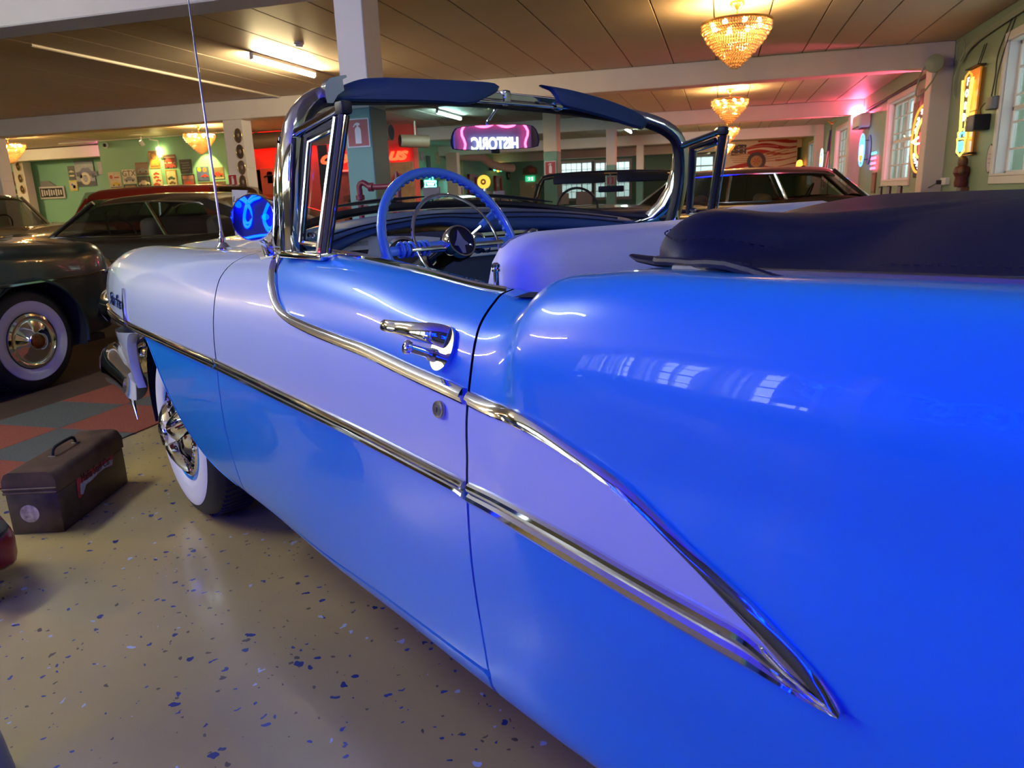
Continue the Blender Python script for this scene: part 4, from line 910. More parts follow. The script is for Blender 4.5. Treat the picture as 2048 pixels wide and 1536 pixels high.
MB().tube([(0,0,.1),(0,0,.27),(-.25,0,.31),(-.25,0,.38)],.018,8).build('conduit',M_wht,r)
# ---------------- blue neon script on the wall behind the camera and the pink route shield (seen in the mirrors and the paint)
M_nblue=emis('blue_neon_tube',(.0,.014,1.0),13)
def blueneon(x,z,w_,h,n,label,watt,nl):
    r=empty('blue_neon_sign',(x,-1.6,z),0,label,'neon sign')
    for off in (0,.055):
        P=[]
        for k in range(n*24+1):
            t=k/24*2*PI; P.append((-(k/(n*24)*w_-w_/2+.16*math.sin(t)),.08,h*.5*math.cos(t)*(1 if (k//24)%2==0 else .78)+off*math.cos(t)))
        MB().tube(P,.022,6).build('script_tube',M_nblue,r)
    MB().tube([(-w_*.6,.08,-h*.73),(-w_*.25,.08,-h*.85),(w_*.2,.08,-h*.77),(w_*.6,.08,-h*.58)],.017,6).build('underline_tube',M_nblue,r)
    for q in (-w_*.35,0,w_*.35): MB().cyl((q,0,0),(q,.08,.0),.008,n=6).build('standoff',M_black,r)
    MB().rbox((0,.012,0),(w_*1.34,.024,h*2.4),.006,1).build('backboard',mat('black_sign_board',(.006,.006,.008),.6),r)
    for k in range(nl):
        ld=bpy.data.lights.new('neon_glow','POINT'); ld.energy=watt/nl; ld.color=(0,.001,1); ld.shadow_soft_size=.05
        lo=bpy.data.objects.new('neon_glow',ld); COL.objects.link(lo); lo.parent=r; lo.location=(-w_*.5+w_*(k+.5)/nl,.12,.1*(-1)**k)
    return r
blueneon(-2.68,2.0,1.9,.52,5,'big blue neon script behind the photographer, mirrored in the quarter panel',46,4)
blueneon(-.35,1.75,1.2,.42,3,'added smaller blue neon script, unseen on the back wall, for stronger blue light on the rear',44,4)  # second script is added, unseen, so the blue light falls off forwards
M_npink=emis('pink_neon_tube',(1,.06,.16),5)
r=empty('route_neon_sign',(SIGN.x,-1.6,SIGN.z-.165),0,'neon route shield with pink outline on the back wall, mirrored in the rear-view mirror','neon sign')
sh=[(a*.85,b*.85) for a,b in [(0,.34),(.10,.30),(.22,.31),(.30,.36),(.40,.25),(.36,.12),(.40,-.02),(.36,-.18),(.22,-.32),(0,-.42)]]
shp=spl(sh,30); shp=np.vstack([shp,[(-a,b) for a,b in shp[-2::-1]]])
MB().tube([(-a,.06,b) for a,b in shp],.011,8).build('shield_tube',M_npink,r)
fontmesh('HISTORIC',.153,((0,.05,.10),(-1,0,0),(0,0,1)),emis('pale_neon_letters',(.75,.9,1),1.6),'letter_tubes',r,tube=.006,sx=.72)
fontmesh('ROUTE',.14,((0,.05,-.09),(-1,0,0),(0,0,1)),MATS['pale_neon_letters'],'letter_tubes',r,tube=.006,sx=.72)
MB().rbox((0,.01,0),(.80,.02,.76),.005,1).build('backboard',mat('blue_sign_board',(.10,.12,.28),.5),r)
# ---------------- red neon over the red wall
M_nred=emis('red_neon_tube',(1,.045,.012),3); M_nred2=emis('added_red_strip',(1,.02,.01),45)
r=empty('red_neon_script',(-8.98,18.05,2.36),0,'glowing red-orange neon script high on the red wall, partly hidden by the pillar','neon sign')
fontmesh("chevys r us",.42,((0,-.10,0),(1,0,0),(0,0,1)),M_nred,'script_tubes',r,tube=.018,shear=.35,sx=1.42,space=.92)
for q in (-1.2,-.4,.4,1.2): MB().cyl((q,0,0),(q,-.10,0),.01,n=6).build('standoff',M_black,r)
r=empty('red_light_bar',(-10.6,17.9,2.72),0,'added red light bar hidden by the ceiling duct, brightening the top of the red wall','light bar'); MB().cyl((-1.5,0,0),(1.0,0,0),.02,n=8).build('glowing_tube',M_nred2,r); MB().box((-.25,.08,0),(2.5,.14,.03)).build('bracket',M_red,r)  # bar added behind the duct to redden the wall
r=empty('red_light_bar',(-9.2,17.8,2.02),0,'short red light bar above the framed picture on the red wall','light bar'); MB().cyl((-.75,0,0),(.35,0,0),.018,n=8).build('glowing_tube',emis('red_bar_small',(1,.03,.02),6),r); MB().box((-.2,.13,0),(1.0,.24,.03)).build('bracket',M_red,r)
# ---------------- neon signs on the right wall
def yz(p,k,X): return (X,p[0]*k,1.2+(p[1]-1.2)*k)
M_ny=emis('yellow_neon_tube',(1,.72,.08),1.6); M_nw=emis('white_neon_tube',(.85,.92,1),1.3); M_no=emis('orange_neon_tube',(1,.20,.02),1.6); M_nc=emis('cyan_neon_tube',(.10,.75,1),1.4); M_nr=emis('scarlet_neon_tube',(1,.03,.02),2)
r=empty('tall_neon_sign',(3.05,10.95,2.0),0,'tall yellow, orange and cyan neon sign reading FORD downwards on the right wall','neon sign')
def rel(P): return [V(p)-V(3.05,10.95,2.0) for p in P]
k=2.914/2.80; X0=2.914
for nm,pts,m,cl in (('yellow_tube',[(10.745,2.387),(10.635,1.80)],M_ny,0),('yellow_tube',[(10.68,2.38),(10.60,1.80)],M_ny,0),('yellow_tube',[(10.33,2.375),(10.41,1.80)],M_ny,0),('yellow_tube',[(10.39,2.37),(10.44,1.80)],M_ny,0),
    ('orange_cap_tube',[(10.65,2.25),(10.65,2.354),(10.63,2.415),(10.51,2.455),(10.40,2.41),(10.41,2.25)],M_no,0),
    ('yellow_arch_tube',[(10.66,1.713),(10.69,1.775),(10.54,1.808),(10.37,1.773),(10.36,1.694)],M_ny,0),('yellow_shield_tube',[(10.70,1.705),(10.38,1.69),(10.39,1.55),(10.53,1.497),(10.68,1.55)],M_ny,1)):
    MB().tube(rel([yz(p,k,X0) for p in pts]),.011,8,closed=bool(cl)).build(nm,m,r)
for ch_,(y,z) in zip('FORD',[(10.52,2.345),(10.52,2.213),(10.52,2.073),(10.53,1.942)]):
    p=V(yz((y,z),k,X0))-V(3.05,10.95,2.0); fontmesh(ch_,.125,(p,(0,-1,0),(0,0,1)),M_nw,'neon_letter',r,tube=.0045,sx=1.2)
fontmesh('V8',.16,(V(yz((10.54,1.60),k,X0))-V(3.05,10.95,2.0),(0,-1,0),(0,0,1)),M_nc,'cyan_emblem_tube',r,tube=.010,sx=1.1)
MB().tube(rel([yz(p,k,X0) for p in [(10.62,1.72),(10.60,1.765),(10.45,1.765),(10.44,1.72)]]),.012,8).build('cyan_arch_tube',M_nc,r)
MB().box((-.06,0,.29),(.02,.40,.50)).build('amber_panel',mat('amber_glow_acrylic',(.85,.33,.04),.15,emit=(1,.33,.03),es=.12),r); MB().box((-.06,0,-.23),(.02,.36,.52)).build('amber_panel',MATS['amber_glow_acrylic'],r)  # faint emission puts the tubes' amber reflection into the panel
MB().rbox((-.07,.0,-.47),(.10,.5,.02),.004,1).build('bracket',M_black,r); MB().rbox((-.07,.0,.56),(.10,.5,.015),.004,1).build('bracket',M_black,r)
for y in(.02,-.06): MB().cyl((-.05,y,.55),(-.02,y-.10,.80),.006,n=6).build('hanger_rod',M_black,r)
r=empty('oval_neon_sign',(3.05,13.45,1.85),0,'neon sign with an orange arc, yellow arc and white letters on a dark wall board','neon sign')
def rel2(P): return [V(2.93,p[0],p[1])-V(3.05,13.45,1.85) for p in P]
MB().rbox((-.03,.03,.10),(.05,.52,1.36),.02,2).build('backboard',mat('dark_sign_board',(.05,.035,.035),.4),r)
for nm,pts,m in (('orange_arc_tube',[(13.08,2.351),(13.40,2.294),(13.59,2.163),(13.70,1.919),(13.67,1.704),(13.53,1.484),(13.30,1.368),(13.05,1.354)],M_no),('yellow_arc_tube',[(13.13,2.145),(13.33,2.043),(13.44,1.927),(13.43,1.776),(13.38,1.656),(13.24,1.584),(13.10,1.578)],M_ny),('red_bar_tube',[(13.17,1.941),(13.18,1.762),(13.16,1.622)],M_nr),('pink_chevron_tube',[(13.28,1.879),(13.67,1.832),(13.43,1.785),(13.10,1.783)],emis('rose_neon_tube',(1,.5,.6),3))):
    q=spl(pts,30) if 'chevron' not in nm else pts
    MB().tube(rel2(q),.016,8).build(nm,m,r)
for (y,z) in [(13.21,2.252),(13.39,2.146),(13.44,2.068),(13.52,1.990),(13.47,1.610),(13.36,1.530),(13.24,1.484),(13.15,1.440)]:
    MB().tube(rel2([(y+.04*math.cos(a),z+.032*math.sin(a)) for a in np.linspace(0,5.2,14)]),.011,6).build('white_letter_tube',M_nw,r)
def ovalneon(y,z,h,wd,cols,label,X=2.9):
    r=empty('oval_neon_sign',(3.05,y,z),0,label,'neon sign')
    def el(f,n=36): return [(X-3.05,wd/2*f*math.cos(a),h/2*f*math.sin(a)) for a in np.linspace(0,2*PI,n,endpoint=False)]
    MB().tube(el(1),.016,6,closed=True).build('outer_tube',cols[0],r)
    MB().tube([(X-3.05,wd*.36*math.cos(a),h*.36*math.sin(a)) for a in np.linspace(.4,2.7,14)],.02,6).build('upper_tube',cols[1],r)
    MB().tube([(X-3.05,wd*.22*math.cos(a)*s_,h*.14*math.sin(a)) for a,s_ in [(t,1) for t in np.linspace(0,6.2,20)]],.026,6).build('centre_tube',cols[2],r)
    MB().tube([(X-3.05,wd*.30*math.cos(a),h*.34*math.sin(a)) for a in np.linspace(3.6,5.8,14)],.024,6).build('lower_tube',cols[3],r)
    MB().lathe([(1,0),(1,.02),(.0001,.02)],(0,0,0),(-1,0,0),32).build('backboard',mat('navy_sign_board',(.05,.06,.14),.4),r).scale=(1,wd*.47,h*.47)
    for q in (.3,-.3): MB().cyl((0,0,q*h),(X-3.05,0,q*h),.008,n=6).build('standoff',M_black,r)
    return r
M_nb=emis('royal_neon_tube',(.06,.25,1),3)
ovalneon(18.1,1.92,.66,.55,[M_nb,M_nc,M_nw,M_no],'oval neon sign with blue rim and orange base by the air conditioner')
ovalneon(25.05,1.96,.66,.55,[M_nw,M_nc,M_ny,M_nb],'oval neon sign with white rim and orange centre left of the standing flag')
r=empty('pink_neon_panel',(3.02,17.3,1.75),0,'small pink and green neon lettering panel left of the second window','neon sign')
for j in range(4): MB().tube([(-.02,-.3+.06*k,-.25+.10*j+.03*(k%2)) for k in range(9)],.014,5).build('letter_tube',M_npink if j<3 else M_nc,r)
r=empty('orange_neon_lamp',(2.95,31.6,1.95),0,'orange glowing neon tubes far down the right wall','neon sign')
for q in (-.22,.22): MB().lathe([(.10,-.25),(.10,.12),(.07,.22),(.0001,.26)],(-.08,q,0),(0,0,1),14).build('glass_tube',emis('amber_tube',(1,.25,.03),2.5),r)
MB().rbox((.03,0,0),(.14,.7,.06),.01,1).build('bracket',M_black,r)
# added pink tubes, kept out of sight, whose glow reddens the far right bays and the left recess
r=empty('unseen_pink_tube',(2.95,12.62,2.1),0,'added upright pink tube hidden behind the nearest right wall pilaster','light bar'); MB().cyl((0,0,-.6),(0,0,.6),.016,n=8).build('glowing_tube',emis('pink_tube',(1,.10,.22),330),r); MB().box((0,-.05,0),(.02,.10,1.1)).build('bracket',M_wht,r)
r=empty('unseen_pink_tube',(2.95,19.57,2.1),0,'added upright pink tube hidden behind the second right wall pilaster','light bar'); MB().cyl((0,0,-.6),(0,0,.6),.016,n=8).build('glowing_tube',MATS['pink_tube'],r); MB().box((0,-.05,0),(.02,.10,1.1)).build('bracket',M_wht,r)
r=empty('unseen_pink_tube',(2.93,19.09,2.76),0,'added short pink tube hidden behind the air conditioner on the right wall','light bar'); MB().cyl((-.10,0,0),(.11,0,0),.016,n=8).build('glowing_tube',emis('pink_tube_short',(1,.10,.22),520),r); MB().box((.115,0,.01),(.02,.04,.05)).build('bracket',M_wht,r)
r=empty('unseen_pink_tube',(-16.33,17.36,2.99),0,'added short pink tube hidden at the corner of the poster wall on the left','light bar'); MB().cyl((0,-.15,0),(0,.15,0),.02,n=8).build('glowing_tube',emis('pink_tube_left',(1,.15,.55),120),r); MB().box((0,0,.05),(.05,.3,.07)).build('bracket',M_wht,r)
# ================================================================== toolbox, foreground bits
rz=math.atan2(.304,.953)
tb=empty('toolbox',(-2.59,2.255,0),rz,'old brown metal toolbox with a torn red sticker on the floor by the front wheel','toolbox')
M_tb=mat('worn_brown_metal',(.085,.050,.030),.45,metal=.35,noise=.5,nscale=14); M_tb2=mat('worn_brown_metal_lid',(.105,.058,.036),.42,metal=.35,noise=.5,nscale=11)
W2,L2,HB=.099,.262,.165
MB().rbox((0,0,HB/2),(2*W2,2*L2,HB),.006,2).build('body',M_tb,tb)
lid=MB().prism([(-W2-.003,0),(W2+.003,0),(W2+.003,.050),(W2-.012,.078),(W2-.030,.086),(-W2+.030,.086),(-W2+.012,.078),(-W2-.003,.050)],-L2-.003,L2+.003,(V(0,0,HB+.003),V(1,0,0),V(0,0,1),V(0,-1,0))).build('lid',M_tb2,tb,smooth=40)
for z in (.006,.022): MB().rbox((0,-L2-.005,HB+z),(2*W2+.01,.008,.010),.003,1).build('lid_rib',M_tb2,lid)
MB().tube(spl([(-.0,-.085,HB+.088),(-.0,-.078,HB+.112),(0,-.05,HB+.122),(0,.05,HB+.122),(0,.078,HB+.112),(0,.085,HB+.088)],16),.0075,8,flat=.7).build('handle',M_black,tb)
for q in (-.085,.085): MB().rbox((0,q,HB+.090),(.03,.018,.006),.002,1).build('handle_plate',M_tb,tb)
fr=(V(W2+.001,.03,.150),V(0,1,0),V(0,0,1),V(1,0,0))
st=MB().prism([(-.17,-.055),(-.155,-.065),(-.14,-.058),(-.10,-.03),(-.05,-.028),(0,-.02),(.06,-.018),(.12,-.03),(.135,-.015),(.14,.03),(.13,.036),(-.16,.020)],0,.0012,fr).build('torn_sticker',mat('sticker_red',(.36,.02,.035),.5,noise=.3,nscale=30),tb)
MB().prism([(-.150,-.050),(-.135,-.058),(-.10,-.028),(-.05,-.026),(0,-.016),(.06,-.016),(.115,-.024),(.130,-.004),(.10,.003),(.02,-.004),(-.06,-.008),(-.14,-.01)],0.0012,.0018,fr).build('torn_paper',mat('torn_white_paper',(.40,.40,.48),.7,noise=.3,nscale=40),st)
fontmesh('Mafia Staff Car',.050,(fr[0]+V(.0022,-.012,.004),fr[1],fr[2]),M_dark,'sticker_lettering',st,.0006,sx=.80)
MB().lathe([(.036,0),(.036,.0012),(.0001,.0012)],(-.02,-L2-.0005,.085),(0,-1,0),26).build('round_sticker',mat('worn_round_sticker',(.52,.40,.28),.6,noise=.6,nscale=45),tb)
# red scooter part at the left edge
r=empty('red_pedal_scooter',(-2.305,1.605,0),-.5,'red scooter with a black footplate and steel lever at the left edge of the view','scooter')
MB().rbox((-.10,.02,.135),(.28,.20,.16),.05,3).build('body',mat('scooter_red_paint',(.30,.012,.015),.25,coat=1),r)
MB().lathe([(.095,0),(.10,.006),(.10,.018),(.09,.024),(.0001,.024)],(.03,.0,.205),(0,0,1),28,sx=1.1).build('rubber_footplate',M_black,r)
for k in range(7): MB().rbox((.03,-.06+.02*k,.231),(.16,.008,.006),.002,1).build('pad_rib',M_black,r)
MB().tube(spl([(-.10,-.035,.165),(.08,-.035,.155),(.19,-.03,.162),(.235,-.03,.185),(.25,-.03,.205)],18),[.014]*14+[.012,.011,.010,.009],10,flat=.45,up=(0,0,1)).build('steel_lever',M_satin,r)
for q in (-.12,.09): MB().lathe([(.02,-.02),(.06,-.018),(.065,0),(.06,.018),(.02,.02)],(q,0,.065),(0,1,0),20).build('wheel',M_tyre,r)
# grey stand foot, lower left
r=empty('grey_metal_stand',(-1.52,.98,0),.6,'smooth grey metal stand leg at the bottom left corner','stand')
MB().tube([(-.02,-.02,.0),(-.05,.0,.22),(-.09,.02,.45),(-.14,.04,.75)],[.075,.070,.066,.06],24).build('leg',mat('grey_powdercoat',(.22,.22,.24),.35),r,smooth=60)
MB().rbox((-.16,.10,.035),(.14,.10,.07),.012,2).build('foot_block',M_grey,r)
# ---------------- extinguisher signs
def extsign(o,wd,hd,label,ax='Y',parent=None):
    r=empty('fire_extinguisher_sign',o,0,label,'sign')
    un=V(0,-1,0); f=(V(0,0,0),V(1,0,0),V(0,0,1),un)
    MB().box((0,-.002,0),(wd,.004,hd)).build('white_plate',mat('sign_white',(.72,.72,.74),.4),r)
    MB().box((0,-.0045,0),(wd*.90,.0015,hd*.91)).build('red_field',M_signred,r)
    e=MB().prism([(a*wd,b*hd) for a,b in [(-.13,-.37),(.13,-.37),(.13,.10),(.09,.18),(.03,.21),(.03,.25),(.10,.27),(.10,.33),(-.02,.36),(-.12,.32),(-.20,.22),(-.17,.20),(-.10,.27),(-.03,.27),(-.03,.21),(-.09,.18),(-.13,.10)]],.005,.0062,f).build('extinguisher_pictogram',MATS['sign_white'],r)
    return r
extsign((-2.712,5.398,1.722),.193,.212,'large red and white fire extinguisher sign on the near teal pillar')
extsign((-8.77,12.20,1.69),.185,.215,'fire extinguisher sign on the pillar with the oval portraits')
extsign((-2.72,12.19,1.64),.19,.22,'fire extinguisher sign on the second pillar, seen through the windscreen')
extsign((-2.72,19.14,1.52),.19,.2,'small fire extinguisher sign on the third pillar behind the black convertible')
# red standpipe beside the near pillar
M_pipe=mat('red_pipe_paint',(.20,.012,.03),.4)
r=empty('red_standpipe',(-2.60,5.12,0),0,'dark red standpipe with an elbow and branch in front of the near teal pillar','pipe')
MB().cyl((0,0,0),(0,0,1.30),.021,n=12).build('riser',M_pipe,r)
MB().tube(spl([(0,0,1.28),(0,0,1.325),(.03,0,1.345),(.065,0,1.325),(.10,0,1.31),(.33,0,1.312)],20),.021,12).build('elbow_branch',M_pipe,r)
for c,d in (((0,0,1.24),(0,0,1)),((.095,0,1.311),(1,0,0)),((.30,0,1.312),(1,0,0))): MB().lathe([(.02,-.02),(.033,-.016),(.033,.016),(.02,.02)],c,d,12).build('collar',M_pipe,r)
MB().tube([(-.02,0,1.175),(.06,0,1.172)],.008,6).build('valve_lever',M_pipe,r); MB().tube([(.31,0,0),(.31,0,1.34),(.305,0,1.41)],[.024,.024,.012],10).build('second_riser',M_pipe,r)
# ---------------- smoke detector, conduits, cameras, air conditioner, cables
r=empty('smoke_detector',(-4.92,8.44,ZC),0,'white smoke detector on the ceiling right of the lit tube','detector'); MB().lathe([(.06,0),(.06,-.02),(.045,-.03),(.04,-.05),(.0001,-.055)],(0,0,0),(0,0,1),20).build('body',M_wht,r)
r=MB().tube([(-7.6,7.2,ZC-.012),(-7.6,12.2,ZC-.012)],.018,6).build('ceiling_conduit',M_white); tag(r,'thin cream conduit along the ceiling left of the antenna','conduit')
def dome(o,label,d=(0,0,-1)):
    r=empty('dome_camera',o,0,label,'camera'); MB().lathe([(.075,0),(.075,.03),(.06,.05),(.05,.055)],(0,0,0),d,20).build('housing',M_wht,r); MB().lathe([(.05,.05),(.045,.075),(.025,.095),(.0001,.10)],(0,0,0),d,18).build('dome',M_black,r); return r
dome((2.86,13.7,3.07),'white dome camera under the ceiling by the right wall'); dome((-15.88,16.84,2.93),'round white camera at the left end of the green poster wall',(0,-1,0))
r=empty('air_conditioner',(3.05,18.6,2.55),0,'white wall air conditioner on the right wall between the windows','air conditioner')
MB().rbox((-.12,0,0),(.24,.95,.30),.05,3).build('body',M_wht,r); MB().rbox((-.20,0,-.13),(.10,.80,.02),.005,1).build('louvre',M_grey,r); MB().rbox((-.10,-.2,-.16),(.15,.4,.03),.01,1).build('outlet',mat('dark_red_plastic',(.2,.03,.04),.5),r)  # outlet slab is plain dark red
r=empty('control_box',(3.05,10.2,2.06),0,'small grey control box with hanging wires, high on the sage wall','electrical box'); MB().rbox((-.05,0,0),(.10,.22,.14),.01,2).build('housing',M_grey,r)
for q in (.06,-.06): MB().tube(spl([(-.06,q,.07),(-.05,q*.6,.30),(-.03,q*1.6,.55),(-.02,q-.25,.85)],16),.008,6).build('wire',M_cable,r)
r=empty('power_box',(3.05,10.55,1.87),0,'grey power supply box with sockets below the control box','electrical box'); MB().rbox((-.09,0,0),(.18,.30,.18),.008,2).build('housing',M_grey,r); MB().rbox((-.09,-.16,0),(.17,.02,.18),.004,1).build('end_plate',M_black,r)
for z in (.04,-.04): MB().rbox((-.185,.10,z),(.015,.05,.04),.004,1).build('socket',M_paper,r)
MB().tube(spl([(-.08,-.06,.09),(-.10,-.10,.16),(-.06,-.12,.22)],8),.006,6).build('lead',M_cable,r)
r=empty('wall_plaque',(3.05,10.21,1.44),0,'pale oval plaque with a dark rim low on the sage wall','plaque')
MB().lathe([(1,0),(1,.015),(.95,.02)],(0,0,0),(-1,0,0),40).build('rim',M_black,r).scale=(1,.105,.165); MB().lathe([(.94,0),(.94,.017),(.0001,.017)],(0,0,0),(-1,0,0),40).build('face',mat('plaque_face',(.60,.52,.50),.5),r).scale=(1,.105,.165)
for z,w_ in ((.05,.10),(.0,.12),(-.05,.09)): MB().box((-.019,0,z),(.002,w_,.014)).build('engraved_line',mat('plaque_print',(.38,.30,.42),.5),r)
r=empty('carved_figure',(2.97,11.0,1.12),0,'small dark red and brown carved figure under the tall neon sign','figurine')
MB().lathe([(.07,0),(.08,.05),(.07,.12),(.10,.18),(.09,.24),(.05,.27)],(0,0,0),(0,0,1),16).build('body',mat('carved_red',(.16,.03,.02),.5,noise=.4,nscale=30),r); MB().lathe([(.05,.26),(.062,.30),(.055,.35),(.03,.38),(.0001,.39)],(0,0,0),(0,0,1),16).build('head',M_wood,r); MB().rbox((-.03,-.06,.20),(.06,.16,.10),.03,3).build('arm',M_wood,r); MB().rbox((.04,0,-.06),(.12,.2,.12),.02,2).build('wall_shelf',M_wood,r)
r=empty('wall_socket',(3.05,11.92,1.20),0,'white wall socket with plugged dark leads beside the right pilaster','socket'); MB().rbox((-.03,0,0),(.06,.26,.10),.01,2).build('plate',M_wht,r); MB().rbox((-.08,.08,-.01),(.08,.05,.06),.01,2).build('plug',M_black,r); MB().tube(spl([(-.1,.08,-.02),(-.2,.5,-.15),(-.2,1.4,-.45)],14),.008,6).build('lead',M_cable,r)
r=empty('cable_bundle',(3.03,9.5,2.82),0,'bundle of cables running along the top of the right wall','cables')
for j in range(4): MB().tube(spl([(-.01-.01*j,2.35,-.55+.02*j),(-.02-.01*j,2.3,-.20),(-.02,1.9,.02+.02*j),(-.015,.6,.10+.018*j),(-.015,-3,.16+.02*j)],26),.011,6).build('cable',M_conduit,r)
MB().tube([(-.04+.0*math.cos(a),2.2+.16*math.cos(a),.05+.13*math.sin(a)) for a in np.linspace(0,2*PI,24,endpoint=False)],.010,6,closed=True).build('coil',M_conduit,r)
r=empty('wall_fan',(2.80,12.1,2.78),0,'small wall fan wrapped in cables beside the pilaster top','fan'); MB().lathe([(.10,0),(.12,.02),(.12,.06),(.05,.09),(.0001,.10)],(-.02,-.04,.0),(-.4,-1,0),20).build('guard',M_conduit,r); MB().tube(spl([(-.02,-.06,.1),(-.18,-.05,-.1),(-.22,-.04,-.42),(-.05,-.04,-.25),(.06,-.06,.05)],24),.012,6,closed=True).build('bracket_loop',M_conduit,r); MB().rbox((.02,-.0,.0),(.10,.12,.16),.02,2).build('base',M_grey,r)
r=empty('cable_run',(3.03,16,2.75),0,'dark conduit along the right wall above the second window','cables'); MB().tube([(-.012,-2.6,.06),(-.012,3.0,.0)],.016,6).build('conduit',M_cable,r); MB().tube([(-.012,-2.6,.10),(-.012,3.0,.05)],.010,6).build('conduit',M_conduit,r)
# flag on a pole
r=empty('standing_flag',(2.85,22.8,0),0,'striped flag hanging on a dark pole with an eagle finial','flag')
MB().cyl((0,0,0),(0,0,2.82),.016,n=8).build('pole',M_wood,r); MB().lathe([(.14,0),(.15,.03),(.03,.05)],(0,0,0),(0,0,1),18).build('foot',M_gold,r)
MB().tube([(-.12,0,2.93),(-.05,0,2.88),(0,0,2.84),(.05,0,2.88),(.12,0,2.93)],[.01,.03,.03,.03,.01],8).build('eagle_finial',M_gold,r)
rows=[]
for k in range(9):
    t=k/8; rows.append([(-.02-.10*t+.03*math.sin(j*1.3+k*.4),.25*(j/10-.45)*(1-.3*t)+.02*math.sin(j*2.1),2.70-1.5*t-.10*(j/10)) for j in range(11)])
fl=MB()
for k in range(8):
    for j in range(10):
        o=len(fl.v); fl.add([rows[k][j],rows[k][j+1],rows[k+1][j+1],rows[k+1][j]],[(0,1,2,3)],2 if k<3 and j<6 else (j%2))
fl.build('cloth',[mat('flag_red',(.35,.02,.03),.7),mat('flag_white',(.6,.55,.55),.7),mat('flag_blue',(.03,.03,.12),.7)],r,smooth=60)
# banner on the far right wall
r=empty('flag_banner',(1.36,33.32-.35,2.55),0,'wide banner of waving red and white stripes with a winged wheel, at the far end','banner')
bw,bh=3.05,1.25
MB().box((0,0,0),(bw,.02,bh)).build('cloth',mat('banner_white',(.62,.55,.55),.7),r)
fr=(V(0,-.011,0),V(1,0,0),V(0,0,1),V(0,-1,0))
def band(z0,x0,x1,th,ph,m,d): 
    xs=np.linspace(x0,x1,24); up=[(x,z0+.07*math.sin(x*3.2+ph)+th*(.5+.35*math.sin(x*2+ph))) for x in xs]; dn=[(x,z0+.07*math.sin(x*3.2+ph)-th*(.5+.35*math.sin(x*2+ph))) for x in xs[::-1]]
    up=[(x,min(.6,z)) for x,z in up]; dn=[(x,max(-.6,z)) for x,z in dn]
    MB().prism(up+dn,0,d,fr).build('red_stripe',m,r)
M_br=mat('banner_red',(.33,.02,.03),.7); M_bt=mat('banner_tan',(.36,.21,.12),.6); M_bb=mat('banner_navy',(.05,.04,.08),.6)
for z,x0,ph in ((.50,.0,.3),(.27,-.45,.9),(.03,-.4,1.5),(-.20,.7,2.1),(-.47,-1.5,2.7)): band(z,x0,1.5,.10,ph,M_br,.002)
MB().prism([(-1.05,.0),(-.45,.0),(-.45,.40),(-.75,.42),(-1.05,.30)],0,.003,fr).build('star_field',M_bb,r)
for i in range(3):
    for j in range(3): MB().prism([(-.95+.2*i+.03*math.cos(a)*(1 if k%2==0 else .5),.08+.12*j+.03*math.sin(a)*(1 if k%2==0 else .5)) for k,a in enumerate(np.linspace(.31,.31+2*PI,10,endpoint=False))],.003,.004,fr).build('star',MATS['banner_white'],r)
for k in range(5):
    z=-.02-.075*k
    MB().prism([(-.30,z),(-.95-.05*(4-k)*1.3,z+.03+.015*(4-k)),(-.95-.05*(4-k)*1.3,z+.06+.015*(4-k)),(-.30,z+.05)],.004,.006,fr).build('wing_feather',M_bt,r)
    MB().prism([(.22,z),(.80+.13*(4-k),z+.03+.05*(4-k)),(.80+.13*(4-k),z+.06+.05*(4-k)),(.22,z+.05)],.004,.006,fr).build('wing_feather',M_bt,r)
MB().lathe([(.36,.004),(.37,.010),(.24,.014),(.23,.008)],(-.04,-.011,-.28),(0,-1,0),32).build('tyre_print',M_bb,r); MB().lathe([(.23,.006),(.21,.009),(.0001,.009)],(-.04,-.011,-.28),(0,-1,0),28).build('wheel_print',M_bt,r)
for k in range(6): MB().prism([(-.04+.13*math.cos(a)-.28*0+.02*math.cos(a+1.57*s_),-.28+.13*math.sin(a)+.02*math.sin(a+1.57*s_)) for a,s_ in ((k*1.047,1),(k*1.047,-1))]+[(-.04,-.28)],.010,.011,fr).build('spoke_print',M_br,r)
MB().tube([(-.85+.035*k,-.016,.20+.10*math.sin(k*.055)+.03*(k%2)) for k in range(48)],.010,4).build('script_line',mat('banner_script',(.55,.42,.40),.6),r)
for q in (-1.2,1.2): MB().cyl((q,0,.62),(q,.0,.66),.01,n=6).build('hook',M_black,r)
MB().box((0,.0,.66),(3.1,.05,.05)).build('hanging_rail',M_white,r)
MB().box((0,.35/2,.66),(.05,.35,.05)).build('rail_arm',M_white,r)
# framed pictures under the second window
for k,(y,z,h,l) in enumerate([(16.45,1.03,.22,'leftmost of three small dark frames below the second window'),(15.65,1.05,.22,'middle of three small frames below the second window'),(14.75,1.05,.22,'rightmost of three small frames below the second window'),(17.2,1.22,.42,'tall brown framed picture left of the second window'),(14.05,2.2,.55,'maroon board beside the second window, behind the oval neon')]):
    r=empty('framed_picture',(3.05,y,z),0,l,'picture'); MB().rbox((-.015,0,0),(.03,.26 if k<3 else .36,h),.006,1).build('frame',M_wood if k>2 else M_black,r); MB().box((-.031,0,0),(.003,.20 if k<3 else .28,h*.78)).build('print',mat('picture_print_%d'%k,[(.3,.28,.3),(.25,.25,.34),(.22,.22,.28),(.40,.16,.10),(.28,.07,.08)][k],.5,noise=.5,nscale=30),r)
